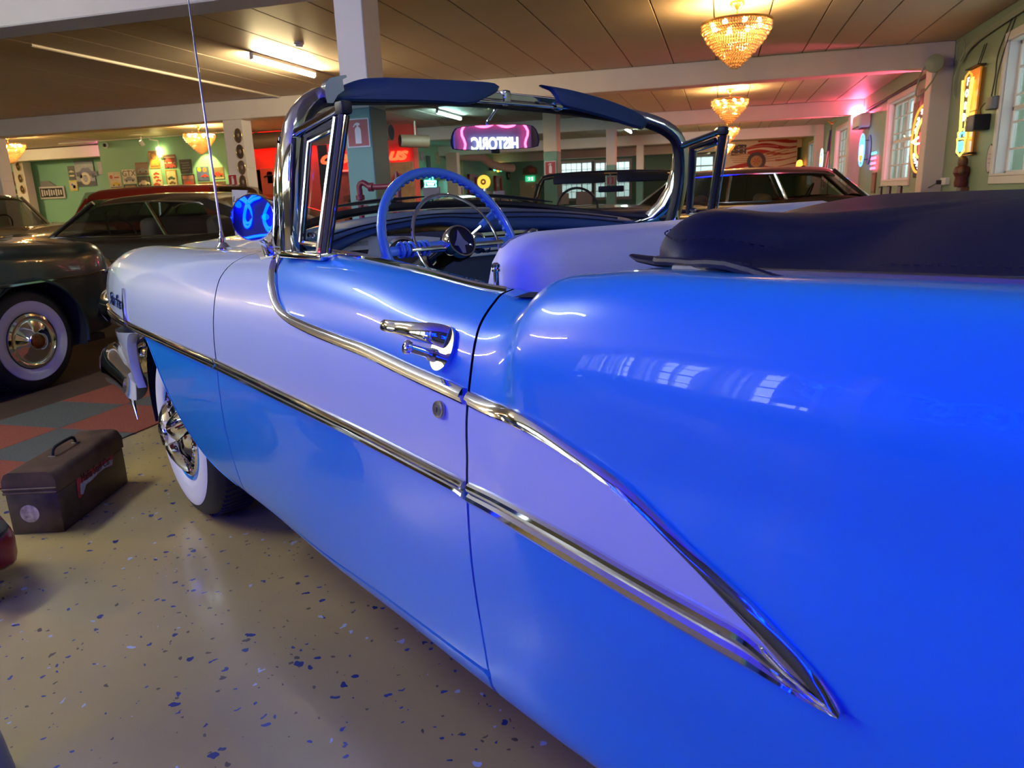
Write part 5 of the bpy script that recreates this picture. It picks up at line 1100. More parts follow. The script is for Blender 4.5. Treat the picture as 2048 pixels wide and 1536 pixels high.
# ---------------- posters on the green wall (Y=16.85) and in the recess (Y=18.5)
def carprint(f,x,z,s,m,par,d=.012):
    MB().prism([(x+a*s,z+b*s) for a,b in [(-1,-.25),(-1,.05),(-.6,.12),(-.38,.36),(.25,.38),(.5,.12),(.95,.06),(1,-.25),(.72,-.25),(.66,-.12),(.5,-.12),(.44,-.25),(-.44,-.25),(-.5,-.12),(-.66,-.12),(-.72,-.25)]],d,d+.002,f).build('car_print',m,par)
    for q in (-.58,.58): MB().lathe([(.15*s,d),(.15*s,d+.003),(.0001,d+.003)],f[0]+f[1]*(x+q*s)+f[2]*(z-.25*s),f[3],12).build('wheel_print',M_black,par)
def poster(x0,z0,x1,z1,label,bgc,items,Y=16.85,frame=None,title=None):
    cx,cz=(x0+x1)/2,(z0+z1)/2; w_,h=x1-x0,abs(z1-z0)
    r=empty('tin_poster',(cx,Y,cz),0,label,'poster',None); n='poster_base_%d'%len([k for k in MATS if k.startswith('poster_base')])
    MB().rbox((0,-.006,0),(w_,.012,h),.003,1).build('plate',mat(n,bgc,.45,noise=.25,nscale=9),r); f=(V(0,0,0),V(1,0,0),V(0,0,1),V(0,-1,0))
    if frame: 
        for q in (1,-1): MB().box((0,-.012,q*(h/2-.012)),(w_,.010,.024)).build('border',frame,r); MB().box((q*(w_/2-.012),-.012,0),(.024,.010,h-.048)).build('border',frame,r)
    for it in items:
        if it[0]=='car': carprint(f,it[1]*w_,it[2]*h,it[3]*w_,mat('print_%s'%it[4],it[5],.45),r)
        elif it[0]=='bar': MB().box((it[1]*w_,-.0135,it[2]*h),(it[3]*w_,.002,it[4]*h)).build('print_band',mat('print_%s'%it[5],it[6],.45),r)
        elif it[0]=='disc': MB().lathe([(it[3]*w_,.013),(it[3]*w_,.015),(it[4]*w_,.015)],f[0]+f[1]*it[1]*w_+f[2]*it[2]*h,f[3],24).build('print_ring',mat('print_%s'%it[5],it[6],.45),r)
    if title: fontmesh(title[0],title[1]*h,(V(0,-.0135,title[2]*h),V(1,0,0),V(0,0,1)),mat('print_%s'%title[3],title[4],.45),'print_lettering',r,.002,sx=title[5] if len(title)>5 else 1)
    return r
INK=('ink',(.02,.02,.02)); RD=('red',(.45,.04,.03)); YL=('yellow',(.55,.38,.03)); BL=('blue',(.06,.10,.28)); GY=('grey',(.20,.20,.20)); CR=('cream',(.60,.50,.34)); BR=('brown',(.16,.08,.03)); OR=('orange',(.55,.20,.03)); GR=('dkgreen',(.05,.09,.06))
P=poster
P(-15.98,2.24,-15.58,1.80,'cream tin poster with a yellow car and red lettering, left end of the lower rows',(.55,.46,.36),[('car',.05,-.2,.36,*YL),('bar',.15,.18,.4,.07,*RD),('disc',-.28,.22,.12,.03,*RD),('bar',0,-.40,.9,.05,*INK)])
P(-15.52,2.29,-15.08,1.92,'white tin poster with large GTX lettering over a dark car',(.60,.55,.45),[('car',0,-.18,.40,*GY)],title=('GTX',.55,.20,*INK,1.05))
P(-15.06,2.45,-14.65,2.12,'brown poster of a grey car front, above the dark chrome grille poster',(.22,.13,.08),[('car',.06,-.1,.40,*GY),('bar',0,.40,.95,.10,*BR),('bar',.0,-.40,.9,.08,*INK)])
P(-15.05,2.09,-14.64,1.74,'dark poster filled with a bright chrome car front, right of the GTX poster',(.06,.055,.05),[('car',0,.02,.44,*CR),('bar',0,-.30,.8,.10,*CR),('disc',0,.05,.10,.05,*CR)],frame=M_black)
P(-14.59,2.72,-14.27,2.27,'orange-brown poster with pale text panels, highest on the wall',(.42,.19,.04),[('bar',0,-.12,.8,.16,*OR),('bar',0,-.36,.8,.08,*BR),('disc',0,.22,.3,.2,*BR),('bar',0,.44,.9,.06,*BR)])
P(-14.58,2.24,-14.26,1.80,'cream poster with several red cars one above the other',(.62,.52,.32),[('car',.0,.28,.30,*RD),('car',-.05,.08,.28,*RD),('car',.12,-.12,.28,*RD),('car',-.1,-.33,.34,*RD)])
P(-14.13,2.60,-13.76,2.26,'maroon poster of red cars in stripes, right of the bulkhead lamp',(.20,.06,.04),[('bar',0,.30,.9,.06,*CR),('car',0,.05,.42,*RD),('bar',0,-.10,.9,.05,*CR),('car',.05,-.33,.40,*RD)])
P(-14.13,2.22,-13.80,1.75,'cream poster with a dark green car in an orange border',(.58,.48,.28),[('car',0,.05,.36,*GR),('car',.04,-.2,.32,*BR)],frame=mat('orange_border',(.45,.20,.03),.5))
P(-13.66,2.46,-13.28,2.10,'charcoal poster with grey text lines under the chandelier',(.055,.06,.055),[('bar',-.05,.25,.7,.05,*GY),('bar',0,.08,.6,.05,*GY),('bar',0,-.10,.7,.05,*GY),('bar',-.1,-.28,.6,.05,*GY)])
P(-13.65,2.08,-13.25,1.73,'dark red poster of a red car under a pink sky',(.22,.09,.08),[('car',.03,-.15,.40,*RD),('bar',0,.3,.9,.25,'pinksky',(.36,.16,.14))],frame=M_black)
P(-13.17,2.25,-12.80,1.90,'blue poster with a red car and yellow shapes left of the antenna',(.09,.11,.26),[('car',.15,-.15,.30,*RD),('disc',-.25,.32,.16,.0,*YL),('disc',.2,.28,.16,.05,*OR)])
P(-12.72,2.22,-12.34,1.92,'brown poster with a pink-red car right of the antenna',(.20,.14,.07),[('car',0,-.08,.42,*RD),('bar',0,-.40,.9,.08,*CR)])
P(-13.16,1.87,-12.34,1.50,'large brown poster of a dark car behind the black coupe roof',(.16,.09,.05),[('car',.1,-.02,.36,*INK),('bar',0,-.36,.95,.06,*CR)])
P(-16.0,1.76,-15.58,1.50,'dark arched sign with a reddish centre below the yellow car poster',(.18,.08,.06),[('disc',0,-.1,.42,.28,*INK)])
P(-15.52,1.90,-15.11,1.50,'brown framed print below the GTX poster',(.30,.18,.11),[('bar',0,-.2,.8,.2,*CR)],frame=M_black)
Y2=18.48
P(-18.72,2.72,-18.02,1.98,'large poster of a purple car nose with a whitewall wheel',(.30,.28,.30),[('car',.1,.02,.55,'purple',(.06,.03,.11)),('bar',0,-.40,.98,.18,*INK),('disc',.0,-.20,.26,.14,*CR),('bar',0,.42,.98,.14,'slate',(.10,.12,.18))],Y=Y2)
P(-18.98,2.58,-18.73,2.18,'narrow black poster with tan car pictures in the green recess',(.05,.045,.03),[('car',0,.1,.38,*CR),('bar',0,-.2,.7,.1,*CR),('bar',0,.36,.7,.06,*BR)],Y=Y2)
P(-19.02,2.17,-18.72,1.86,'yellow bordered picture under the narrow black poster',(.60,.50,.14),[('bar',0,0,.66,.62,*CR),('disc',-.12,.1,.12,.0,*BL),('bar',.1,-.1,.3,.3,*OR)],Y=Y2)
P(-17.86,2.65,-17.62,2.30,'plain pale sheet pinned right of the purple car poster',(.30,.24,.24),[],Y=Y2)
r=empty('stacked_sign',(-19.7,Y2,1.86),0,'dark sign with pale condensed lettering in the green recess, above the red car','sign')
MB().rbox((0,-.02,-.02),(.95,.04,.36),.01,1).build('board',M_paper,r); MB().box((0,-.042,-.02),(.86,.004,.27)).build('dark_field',M_black,r); MB().prism([(-.4,.16),(.2,.16),(-.05,.32),(-.35,.34)],0,.04,(V(0,0,0),V(1,0,0),V(0,0,1),V(0,-1,0))).build('top_board',MATS['print_grey'],r)
for k in range(9): MB().rbox((-.36+.09*k,-.046,-.02),(.05,.004,.20-.03*(k%3)),.002,1).build('letter_block',M_paper,r)
for k,(x,z,w_,h,c,l) in enumerate([(-21.0,2.3,.32,.42,(.16,.06,.04),'dark red framed picture far left behind the olive car'),(-21.6,2.1,.40,.34,(.24,.24,.24),'grey photo print at the far left edge'),(-21.1,1.88,.45,.22,(.06,.05,.05),'dark lettered board at the far left edge')]):
    P(x-w_/2,z+h/2,x+w_/2,z-h/2,l,c,[('bar',0,-.2,.6,.2,*CR)] if k else [('disc',0,-.1,.25,0,*CR)],Y=Y2)
# oval portraits down two pillars
def portrait(x,y,z,label,c):
    r=empty('oval_portrait',(x,y,z),0,label,'picture'); a=MB().lathe([(1.0,0),(1.02,.012),(.97,.02),(.90,.012),(.88,.004)],(0,0,0),(0,-1,0),30).build('gilt_frame',M_gold,r); a.scale=(.085,1,.125)
    b=MB().lathe([(.90,.006),(.0001,.010)],(0,0,0),(0,-1,0),28).build('portrait_print',mat('portrait_%.2f'%c,(c*.45,c*.3,c*.22),.5,noise=.7,nscale=12),r); b.scale=(.085,1,.125)
    MB().lathe([(.3,.008),(.25,.014),(.0001,.016)],(0,0,.2*.125),(0,-1,0),20).build('face_print',mat('portrait_face',(.26,.16,.11),.5),r).scale=(.085,1,.125)
for k,(x,z,l) in enumerate([(-8.545,2.47,'topmost oval gilt portrait on the cream pillar'),(-8.545,2.19,'second oval portrait from the top on the cream pillar'),(-8.55,1.91,'third oval portrait from the top on the cream pillar'),(-8.56,1.65,'lowest oval portrait on the cream pillar')]): portrait(x,12.21,z,l,(.25,.16,.3,.2)[k])
for k,(x,z,l) in enumerate([(-20.35,2.62,'topmost dark oval portrait on the pink-lit far left pillar'),(-20.35,2.28,'middle dark oval portrait on the far left pillar'),(-20.35,1.96,'lowest dark oval portrait on the far left pillar')]): portrait(x,18.04,z,l,(.09,.12,.10)[k])
# duct pipes
M_duct=mat('tan_duct',(.20,.14,.09),.5)
r=empty('air_duct',(-10.5,17.5,2.86),0,'thick tan ventilation duct above the red wall','duct'); MB().cyl((-2.3,0,0),(2.6,0,0),.20,n=24).build('pipe',M_duct,r)
for q in (-1.2,.2,1.5): MB().lathe([(.2,-.03),(.212,-.03),(.212,.03),(.2,.03)],(q,0,0),(1,0,0),24).build('joint_band',M_duct,r)
MB().lathe([(.185,0),(.0001,.0)],(2.602,0,0),(1,0,0),24).build('open_mouth',M_dark,r)
r=empty('air_duct',(-9.5,29.0,2.80),0,'pale bent ventilation duct in the deep hall, seen below the rear-view mirror','duct'); MB().tube(spl([(-.3,-2.3,.0),(0,-.5,.0),(.1,.4,0),(.35,.9,-.25),(.55,1.6,-.35),(.9,2.2,-.4)],30),.17,14).build('pipe',M_white,r)
MB().cyl((0,-.8,.1),(0,-.8,.29),.02,n=6).build('hanger',M_white,r)
r=empty('duct_stub',(-7.55,17.2,2.62),0,'short tan duct stub with a dark open mouth beside the red neon','duct'); MB().cyl((0,0,0),(.55,.45,-.02),.15,n=20).build('pipe',M_duct,r); MB().lathe([(.14,0),(.0001,0)],(-.004,-.004,0),(-.77,-.63,.02),20).build('open_mouth',M_dark,r)
MB().cyl((.3,.25,.1),(.3,.25,.46),.02,n=6).build('hanger',M_white,r)
# things on the red wall and the brown board next to it
r=empty('brown_display_board',(-7.95,18.02,1.30),0,'brown wooden display board right of the pillar with two red bullseye signs','board'); MB().rbox((0,-.03,0),(.75,.05,1.75),.01,1).build('panel',mat('brown_board',(.30,.14,.06),.5,noise=.3,nscale=6),r)
for z in (.42,-.32):
    MB().lathe([(.19,.065),(.19,.085),(.15,.085),(.15,.07)],(-.05,0,z),(0,-1,0),24).build('red_ring',mat('sign_ring_red',(.35,.03,.02),.4),r); MB().lathe([(.15,.068),(.0001,.075)],(-.05,0,z),(0,-1,0),24).build('dark_disc',M_wood,r)
MB().cyl((-.25,-.08,-.78),(.25,-.08,-.78),.015,n=6).build('red_tube',MATS['red_bar_small'],r)
r=empty('framed_picture',(-9.35,18.03,1.48),0,'dark red framed picture of a car on the red wall behind the vent window','picture'); MB().rbox((0,-.02,0),(1.5,.04,.95),.01,1).build('frame',mat('maroon_frame',(.20,.03,.025),.5),r); MB().box((0,-.041,0),(1.35,.004,.82)).build('print',mat('maroon_print',(.30,.06,.05),.5,noise=.4,nscale=4),r); carprint((V(0,-.03,0),V(1,0,0),V(0,0,1),V(0,-1,0)),.2,-.12,.48,mat('print_darkred',(.10,.02,.02),.5),r)
for k,(x,z,w_,h,c,l) in enumerate([(-12.9,1.85,.42,.65,(.55,.20,.15),'pale red sheet on the red wall beside the portrait pillar'),(-11.75,1.85,.95,.70,(.55,.10,.05),'red panel with a dark hook and handle on the red wall'),(-12.42,1.95,.18,.32,(.60,.03,.03),'small bright red box on the red wall')]):
    r=empty('red_wall_panel',(x if x>-12.2 else x+.65,18.05,z),0,l,'panel'); MB().rbox((0,-.03,0),(w_,.06,h),.01,1).build('plate',mat('red_panel_%d'%k,c,.5),r)
    if k==1:
        MB().tube([(-.18,-.08,.12),(.0,-.08,.16),(.18,-.08,.12)],.025,6).build('dark_hook',M_black,r); MB().rbox((.08,-.07,-.2),(.07,.03,.28),.01,1).build('handle',M_grey,r)
# ---------------- deep hall: left wall posters, appliances, neon, exit sign
for k,(y,z,h,c,l) in enumerate([(24.0,2.55,.28,(.30,.20,.18),'first small picture from the left on the mint hall wall'),(24.55,2.68,.30,(.35,.28,.32),'second small picture from the left on the mint hall wall'),(25.1,2.52,.40,(.08,.09,.10),'dark poster third from the left on the mint hall wall'),(26.05,2.68,.42,(.42,.35,.20),'pale brown cut-out sign right of the dark poster')]):
    r=empty('hall_picture',(-10,y,z),0,l,'picture'); MB().rbox((.01,0,0),(.02,.36,h),.004,1).build('plate',mat('hall_print_%d'%k,c,.5,noise=.4,nscale=8),r)
r=empty('lime_wall_panel',(-10,27.9,1.4),0,'tall lime green door panel on the mint hall wall','door panel'); MB().rbox((.03,0,0),(.06,1.5,2.8),.01,1).build('leaf',mat('lime_paint',(.34,.60,.17),.5),r)
for q in (-.35,.0,.35): MB().box((.062,q,0),(.006,.02,2.7)).build('groove',M_green,r)
r=empty('white_drinks_fridge',(-9.68,26.4,0),0,'white retro fridge against the mint hall wall behind the steering wheel','fridge'); MB().rbox((0,0,.95),(.6,1.2,1.9),.08,3).build('cabinet',M_wht,r); MB().rbox((.31,-.2,1.1),(.02,.05,.5),.01,1).build('handle',M_chrome,r); MB().rbox((.31,.2,1.5),(.01,.4,.25),.01,1).build('red_badge',M_signred,r)
r=empty('teal_neon_sign',(-9.9,24.8,1.75),0,'teal neon sign glowing through the top of the steering wheel','neon sign'); 
MB().tube([(.06,-.5,-.1),(.06,.5,-.1),(.06,.5,.1),(.06,-.5,.1)],.03,6,closed=True).build('frame_tube',emis('teal_neon',(.10,1,.75),6),r); MB().tube([(.06,-.3+.1*k,.03*(-1)**k) for k in range(7)],.025,6).build('letter_tube',M_nw,r); MB().tube(spl([(.06,-.1,.12),(.06,.02,.3),(.06,.12,.45),(.06,.2,.3),(.06,.25,.12)],14),.025,6).build('top_tube',M_nc,r); MB().rbox((-.04,0,0),(.12,1.1,.3),.01,1).build('backboard',M_black,r)
r=empty('traffic_neon_sign',(-9.9,33.0,2.50),0,'small neon with an orange centre and green ends deep in the hall','neon sign'); MB().rbox((.0,0,0),(.16,1.5,.22),.02,1).build('backboard',M_black,r)
MB().lathe([(.17,0),(.16,.06),(.0001,.08)],(.08,0,0),(1,0,0),20).build('orange_disc',emis('orange_disc',(1,.35,.03),3.5),r)
for q in (-.5,.5): MB().lathe([(.14,0),(.13,.05),(.0001,.06)],(.08,q,0),(1,0,0),18).build('green_disc',emis('green_disc',(.08,1,.45),3),r)
r=empty('yellow_globe_pump',(-6.35,20.0,0),0,'old fuel pump topped by a glowing yellow globe behind the wheel rim','fuel pump'); MB().rbox((0,0,.70),(.36,.32,1.38),.04,2).build('cabinet',mat('pump_dark',(.05,.035,.03),.4),r); MB().lathe([(.17,-.045),(.185,-.02),(.185,.02),(.17,.045),(.10,.05),(.0001,.05)],(0,-.02,1.64),(0,-1,0),28).build('globe',emis('yellow_globe',(1,.55,.06),.7),r); MB().lathe([(.08,.052),(.08,.058),(.03,.060)],(0,-.02,1.64),(0,-1,0),20).build('globe_emblem',mat('globe_print',(.4,.18,.02),.4),r); MB().cyl((0,0,1.38),(0,0,1.5),.05,n=12).build('neck',M_chrome,r); MB().rbox((0,-.165,1.1),(.24,.01,.2),.01,1).build('dial_window',M_paper,r)
for k,(y,l) in enumerate([(29.7,'red framed display case on the hall wall left of the yellow globe'),(33.4,'red framed doorway at the end of the hall wall')]):
    r=empty('red_framed_case',(-10,y,1.2),0,l,'cabinet')
    for q in (1,-1): MB().box((.07,q*.45,0),(.10,.10,1.9)).build('post',M_signred,r)
    MB().box((.07,0,.92),(.10,1.0,.10)).build('lintel',M_signred,r); MB().box((.03,0,0),(.02,.8,1.8)).build('back_panel',mat('case_back_%d'%k,(.40,.36,.26),.5,noise=.5,nscale=5),r); 
    for z in (-.3,.2,.55): MB().rbox((.06,.1*(-1)**int(z*10),z),(.08,.35,.16),.03,1).build('display_item',M_paper,r)
r=empty('oval_crest_sign',(-9.97,35.3,2.36),0,'tall dark oval sign with yellow marks at the hall corner','sign'); a=MB().lathe([(1,0),(1,.03),(.0001,.035)],(0,0,0),(1,0,0),28).build('face',M_black,r); a.scale=(1,.28,.34)
for z in (.14,-.14): MB().rbox((.037,0,z),(.004,.2,.16),.002,1).build('yellow_mark',mat('crest_yellow',(.5,.4,.05),.5),r)
r=empty('exit_sign',(-9.04,35.9,2.04),0,'green lit exit sign with a white running figure above the cream door','sign'); MB().rbox((0,.03,0),(.46,.12,.26),.01,1).build('lightbox',emis('exit_green',(.05,.75,.35),.45),r); f=(V(0,-.03,0),V(1,0,0),V(0,0,1),V(0,-1,0))
MB().prism([(-.12,-.08),(-.05,-.02),(-.06,.05),(-.12,.02),(-.13,.04),(-.03,.09),(.02,.05),(.06,.04),(.01,.01),(.0,-.03),(.03,-.09),(.0,-.09),(-.03,-.04),(-.09,-.09)],0,.004,f).build('running_figure',emis('exit_white',(.8,1,.9),.7),r); MB().prism([(.07,-.09),(.16,-.09),(.16,.09),(.07,.09)],0,.003,f).build('doorway_mark',MATS['exit_white'],r)
r=empty('carved_wooden_sign',(-9.05,35.98,2.44),0,'dark carved wooden sign with a red patch above the exit sign','sign'); MB().prism([(-.35,-.2),(.35,-.2),(.35,.1),(.2,.16),(.05,.24),(-.1,.22),(-.2,.14),(-.35,.1)],0,.06,(V(0,0,0),V(1,0,0),V(0,0,1),V(0,-1,0))).build('board',M_wood,r); MB().rbox((.12,-.07,0),(.3,.02,.2),.01,1).build('red_patch',mat('red_patch',(.4,.06,.03),.5),r)
dr=struct(empty('door_1',(-9.1,35.98,0))); MB().rbox((0,-.02,.98),(.95,.06,1.96),.01,1).build('leaf',mat('cream_door',(.52,.45,.30),.5),dr)
for q in (-.52,.52): MB().box((q,-.03,1.0),(.09,.08,2.05)).build('jamb',M_green,dr)
MB().rbox((.38,-.07,1.0),(.03,.05,.14),.006,1).build('handle',M_satin,dr)
r=empty('wall_clock',(-7.85,35.98,2.29),0,'round dark clock face on the far wall beside the second pillar','clock'); MB().lathe([(.22,0),(.22,.05),(.19,.06),(.18,.03),(.0001,.03)],(0,0,0),(0,-1,0),24).build('case',M_black,r)
# information stands between the cars
def stand(x,y,z,w_,h,label,c=(.30,.26,.30)):
    r=empty('information_stand',(x,y,0),0,label,'stand'); MB().rbox((0,0,z),(w_,.02,h),.004,1).build('panel',mat('stand_panel_%.2f'%c[0],c,.5),r); MB().cyl((0,.02,.02),(0,.02,z),.012,n=8).build('post',M_black,r); MB().lathe([(.09,0),(.09,.015),(.02,.03)],(0,.02,0),(0,0,1),18).build('foot',M_black,r)
    MB().box((0,-.0105,z),(w_*.9,.002,h*.88)).build('sheet',mat('stand_sheet_%.2f'%c[0],tuple(q*1.1 for q in c),.6),r)
for k,(x,z,w_,h,l) in enumerate(((-3.17,1.28,.21,.13,'grey information stand seen inside the steering wheel ring'),(-2.37,1.235,.13,.08,'small grey information stand right of the yellow globe'),(-2.78,1.15,.16,.20,'narrow grey information stand by the black convertible pillar'),(-2.42,1.14,.30,.24,'wide grey information stand under the far windows'))): stand(x,8.0 if k<2 else 13.6,z if k<2 else z-.01,w_,h,l)
r=empty('love_placard_stand',(-4.16,5.85,0),0,'white placard with handwritten letters standing behind the side mirror','stand'); MB().rbox((0,0,1.12),(.16,.02,.46),.004,1,rot=(0,.06,0)).build('placard',mat('placard_white',(.55,.52,.55),.6),r); MB().cyl((0,.02,0),(0,.02,1.0),.012,n=8).build('post',M_black,r)
fontmesh('Love',.07,(V(-.0,-.012,1.27),V(1,0,0),V(0,0,1)),M_black,'lettering',r,.002,shear=.3); 
for k in range(4): MB().box((0,-.012,1.18-.05*k),(.11,.002,.012)).build('text_line',M_black,r)
# ================================================================== the other parked cars
M_cglass=glass('tinted_car_glass',(.42,.44,.42))
def cr1(xs,ys,q): return np.array([float(_herm(np.array(xs,float),np.array(ys,float)[:,None],_cr_slopes(np.array(xs,float),np.array(ys,float)[:,None]),np.array([v]))[0,0]) for v in q])
def parked_car(name,label,loc,rz,paint,L=5.0,W_=.93,belt=1.0,zb=.24,hood=.98,boot=.98,roof=None,roofm=None,fw=1.55,rwx=-1.45,R=.345,open_top=False,wheels=None,wb_base=.72,wt=.60,finn=0,nose=.30,pillars=(),chrome_line=True,glassm=None,whitewall=True,cant=0):
    """x forward; body length L centred on 0; roof=(windscreen base x, roof front x, roof rear x, backlight base x, roof height)"""
    r=empty(name,loc,rz,label,'car','parked cars'); xf=L/2; xr=-L/2
    roofm=roofm or paint; glassm=glassm or M_cglass
    wsb=roof[0]; blb=roof[3]
    xs=[xr,xr+.12,xr+.5,rwx,blb,(blb+wsb)/2,wsb,fw,xf-.45,xf-.12,xf]
    hw=[W_-.16,W_-.05,W_-.01,W_,W_,W_,W_,W_-.01,W_-.03,W_-.09,W_-.20]
    zt=[boot-.08-finn*.0,boot+finn,boot+finn,boot+finn*.6,belt,belt,belt+.01,hood+.02,hood,hood-.03,hood-.14]
    zl=[.42,.36,.32,zb,zb,zb,zb,zb,.30,.36,.44]
    q=np.linspace(xr,xf,int(L/.05)); o=np.argsort(xs); X=np.array(xs)[o]
    H=cr1(X,np.array(hw)[o],q); T=cr1(X,np.array(zt)[o],q); B=cr1(X,np.array(zl)[o],q)
    prof=lambda w_,b,t:[(w_-.10,b),(w_-.035,b+.02),(w_-.02,b+.07)]+[(w_-.02+.02*math.sin(PI*k/9)**.6,b+.07+(t-b-.19)*k/9) for k in range(1,9)]+[(w_-.018,t-.12),(w_-.03,t-.07),(w_-.06,t-.03),(w_-.11,t-.006),(w_-.17,t)]
    n=len(prof(1,.2,1)); V_=[];rem=[]
    for x,w_,b,t in zip(q,H,T*0+B,T):
        V_.append([[x,y,z] for y,z in prof(w_,b,t)])
    A=.40; arch=[(fw,R),(rwx,R)]
    for side in (1,-1):
        G=[[ [p[0],p[1]*side,p[2]] for p in row] for row in V_]
        keep=np.ones((len(q)-1,n-1),bool)
        for (ax,az) in arch:
            for i in range(len(q)):
                for j in range(n):
                    d=math.hypot(G[i][j][0]-ax,G[i][j][2]-az-.02)
                    if abs(d-A)<.045 and d>1e-6 and j<14:
                        s_=A/d; G[i][j][0]=ax+(G[i][j][0]-ax)*s_; G[i][j][2]=az+.02+(G[i][j][2]-az-.02)*s_
        mb=MB(); vs=[tuple(p) for row in G for p in row]; fs=[]
        for i in range(len(q)-1):
            for j in range(n-1):
                c=[sum(G[a][b2][k] for a in(i,i+1) for b2 in(j,j+1))/4 for k in(0,2)]
                if any(math.hypot(c[0]-ax,c[1]-az-.02)<A for ax,az in arch) and j<14: continue
                fs.append((i*n+j,(i+1)*n+j,(i+1)*n+j+1,i*n+j+1))
        mb.add(vs,fs); mb.build('body_side',paint,r,smooth=50)
        for ax,az in arch:
            yy=side*(W_-.012)
            MB().tube([(ax+A*math.cos(a),yy,az+.02+A*math.sin(a)) for a in np.linspace(-.22,PI+.22,26)],.012,6).build('arch_lip',paint,r)
            MB().grid([[(ax+A*math.cos(a),side*y,az+.02+A*math.sin(a)) for y in (W_-.02,W_-.36)] for a in np.linspace(-.3,PI+.3,20)]).build('wheel_well',M_dark,r)
        if chrome_line:
            k=9; MB().tube([(row[k][0],row[k][1]*side+.004*side,row[k][2]) for row in V_[3:-3]],.012,6).build('side_trim',M_chrome,r)
    # bonnet / boot decks
    def deck(x0,x1,nm,crown):
        rows=[]
        for x in np.linspace(x0,x1,14):
            w_=float(np.interp(x,q,H))-.17; t=float(np.interp(x,q,T)); rows.append([(x,w_*s_,t+crown*(1-abs(s_)**2.4)) for s_ in np.linspace(-1,1,15)])
        MB().grid(rows).build(nm,paint,r,smooth=60)
    deck(wsb-.05,xf,'bonnet',.045); deck(xr,blb+.05,'boot_lid',.03)
    MB().box((xr+.02,0,.66),(.03,(W_-.18)*2,.56)).build('tail_panel',paint,r); MB().box((xf-.03,0,.64),(.03,(W_-.22)*2,.40)).build('grille',M_satin,r)
    MB().box((0,0,zb+.04),(L-.5,W_*1.75,.05)).build('floor_pan',M_dark,r)
    for x,s_ in ((xf-.02,1),(xr+.02,-1)):
        P=[(x-s_*.30,-W_-.02,.50),(x+s_*.04,-W_*.80,.50),(x+s_*.09,0,.50),(x+s_*.04,W_*.80,.50),(x-s_*.30,W_+.02,.50)]
        MB().tube(spl(P,26),.065,10,flat=1.2).build('front_bumper' if s_>0 else 'rear_bumper',M_chrome,r)
    for y in (W_-.27,-W_+.27):
        h=MB().lathe([(.10,-.10),(.115,0),(.11,.05),(.095,.05)],(xf-.06,y,.76),(1,0,0),20).build('headlight',M_chrome,r); MB().lathe([(.095,.04),(.0001,.07)],(xf-.06,y,.76),(1,0,0),20).build('lens',mat('lamp_glass',(.7,.72,.75),.08,coat=1),h)
        MB().lathe([(.07,0),(.06,.05),(.0001,.06)],(xr,y,.78),(-1,0,0),16).build('tail_light',mat('tail_red',(.30,.01,.01),.2,coat=1),r)
    for x in (fw,rwx):
        for s_ in (1,-1):
            w=make_wheel('front_wheel' if x>0 else 'rear_wheel',(x,(W_-.12)*s_,R),s_,r,R=R,ww=(.275,.195) if whitewall else (.30,.292),rim=paint,wwm=M_wwall if whitewall else M_tyre)
            MB().lathe([(.192,.026),(.188,.040),(.172,.046),(.160,.036),(.135,.040),(.10,.062),(.06,.074),(.058,.078),(.0001,.080)],(0,0,0),(0,1,0),40).build('hubcap',M_chrome,w,smooth=50)
            MB().lathe([(.055,.076),(.05,.088),(.03,.092),(.0001,.090)],(0,0,0),(0,1,0),24).build('hub_badge',mat('hub_copper',(.35,.12,.07),.2,metal=1),w)
    # greenhouse
    x1,x2,x3,x4,zr=roof; zb1=belt+.005; wbm=W_-.16; wt_=wt
    def pt(x,z,w_,s_): return V(x,w_*s_,z)
    if open_top:
        half=[(x1+.02,wbm,zb1),(x1-.12,wbm-.03,zb1+.16),(x2+.02,wt_+.04,zr-.06),(x2,wt_-.06,zr),(x2+.06,0,zr+.02)]
        fpth=spl(half+[(a,-b,c) for a,b,c in half[-2::-1]],60)
        MB().tube(fpth,.030,8,flat=.7).build('windshield_frame',M_black,r)
        MB().tube(fpth+np.array([-.03,0,-.01]),.010,6).build('frame_chrome',M_chrome,r)
        rows=[[tuple(V(a[0]+ (1-t)*.25*(1-(a[1]/wbm)**2),a[1],zb1+.01+(a[2]-.02-zb1)*t)) for a in fpth[::2]] for t in (0,.5,1)]
        MB().grid(rows).build('windshield_glass',M_cglass,r,smooth=60)
        for s_ in (1,-1):
            MB().rbox((x2-.03,s_*.32,zr-.03),(.03,.52,.10),.02,2,rot=(0,.25,0)).build('sun_visor',M_black,r)
            MB().tube([(x1-.16,s_*(wbm-.0),zb1),(x1-.22,s_*(wt_+.06),zr-.06),(x1-.04,s_*(wt_+.09),zr-.09)],.010,6).build('vent_frame',M_chrome,r)
        MB().rbox((x2-.04,0,zr-.14),(.02,.26,.06),.015,2).build('rear_view_mirror',M_black,r); MB().cyl((x2-.0,0,zr),(x2-.04,0,zr-.14),.006,n=6).build('mirror_stem',M_chrome,r)
        MB().rbox((x1-.45,0,zb1-.02),(.35,W_*1.6,.10),.04,2).build('dashboard',M_black,r)
        MB().tube([(x1-.72+.10*math.cos(a)*.4,.38+.20*math.sin(a),zb1+.06+.20*math.cos(a)) for a in np.linspace(0,2*PI,36,endpoint=False)],.012,8,closed=True).build('steering_wheel',M_black,r)
        for x in (-.25,-1.05): MB().rbox((x,0,.82),(.22,W_*1.6,.50),.08,3).build('seat_back',M_vinyl,r)
        MB().rbox((-1.6,0,1.0),(.6,W_*1.75,.16),.07,3).build('folded_top',M_vinyl,r)
    else:
        ex=np.linspace(-1,1,17); rows=[]
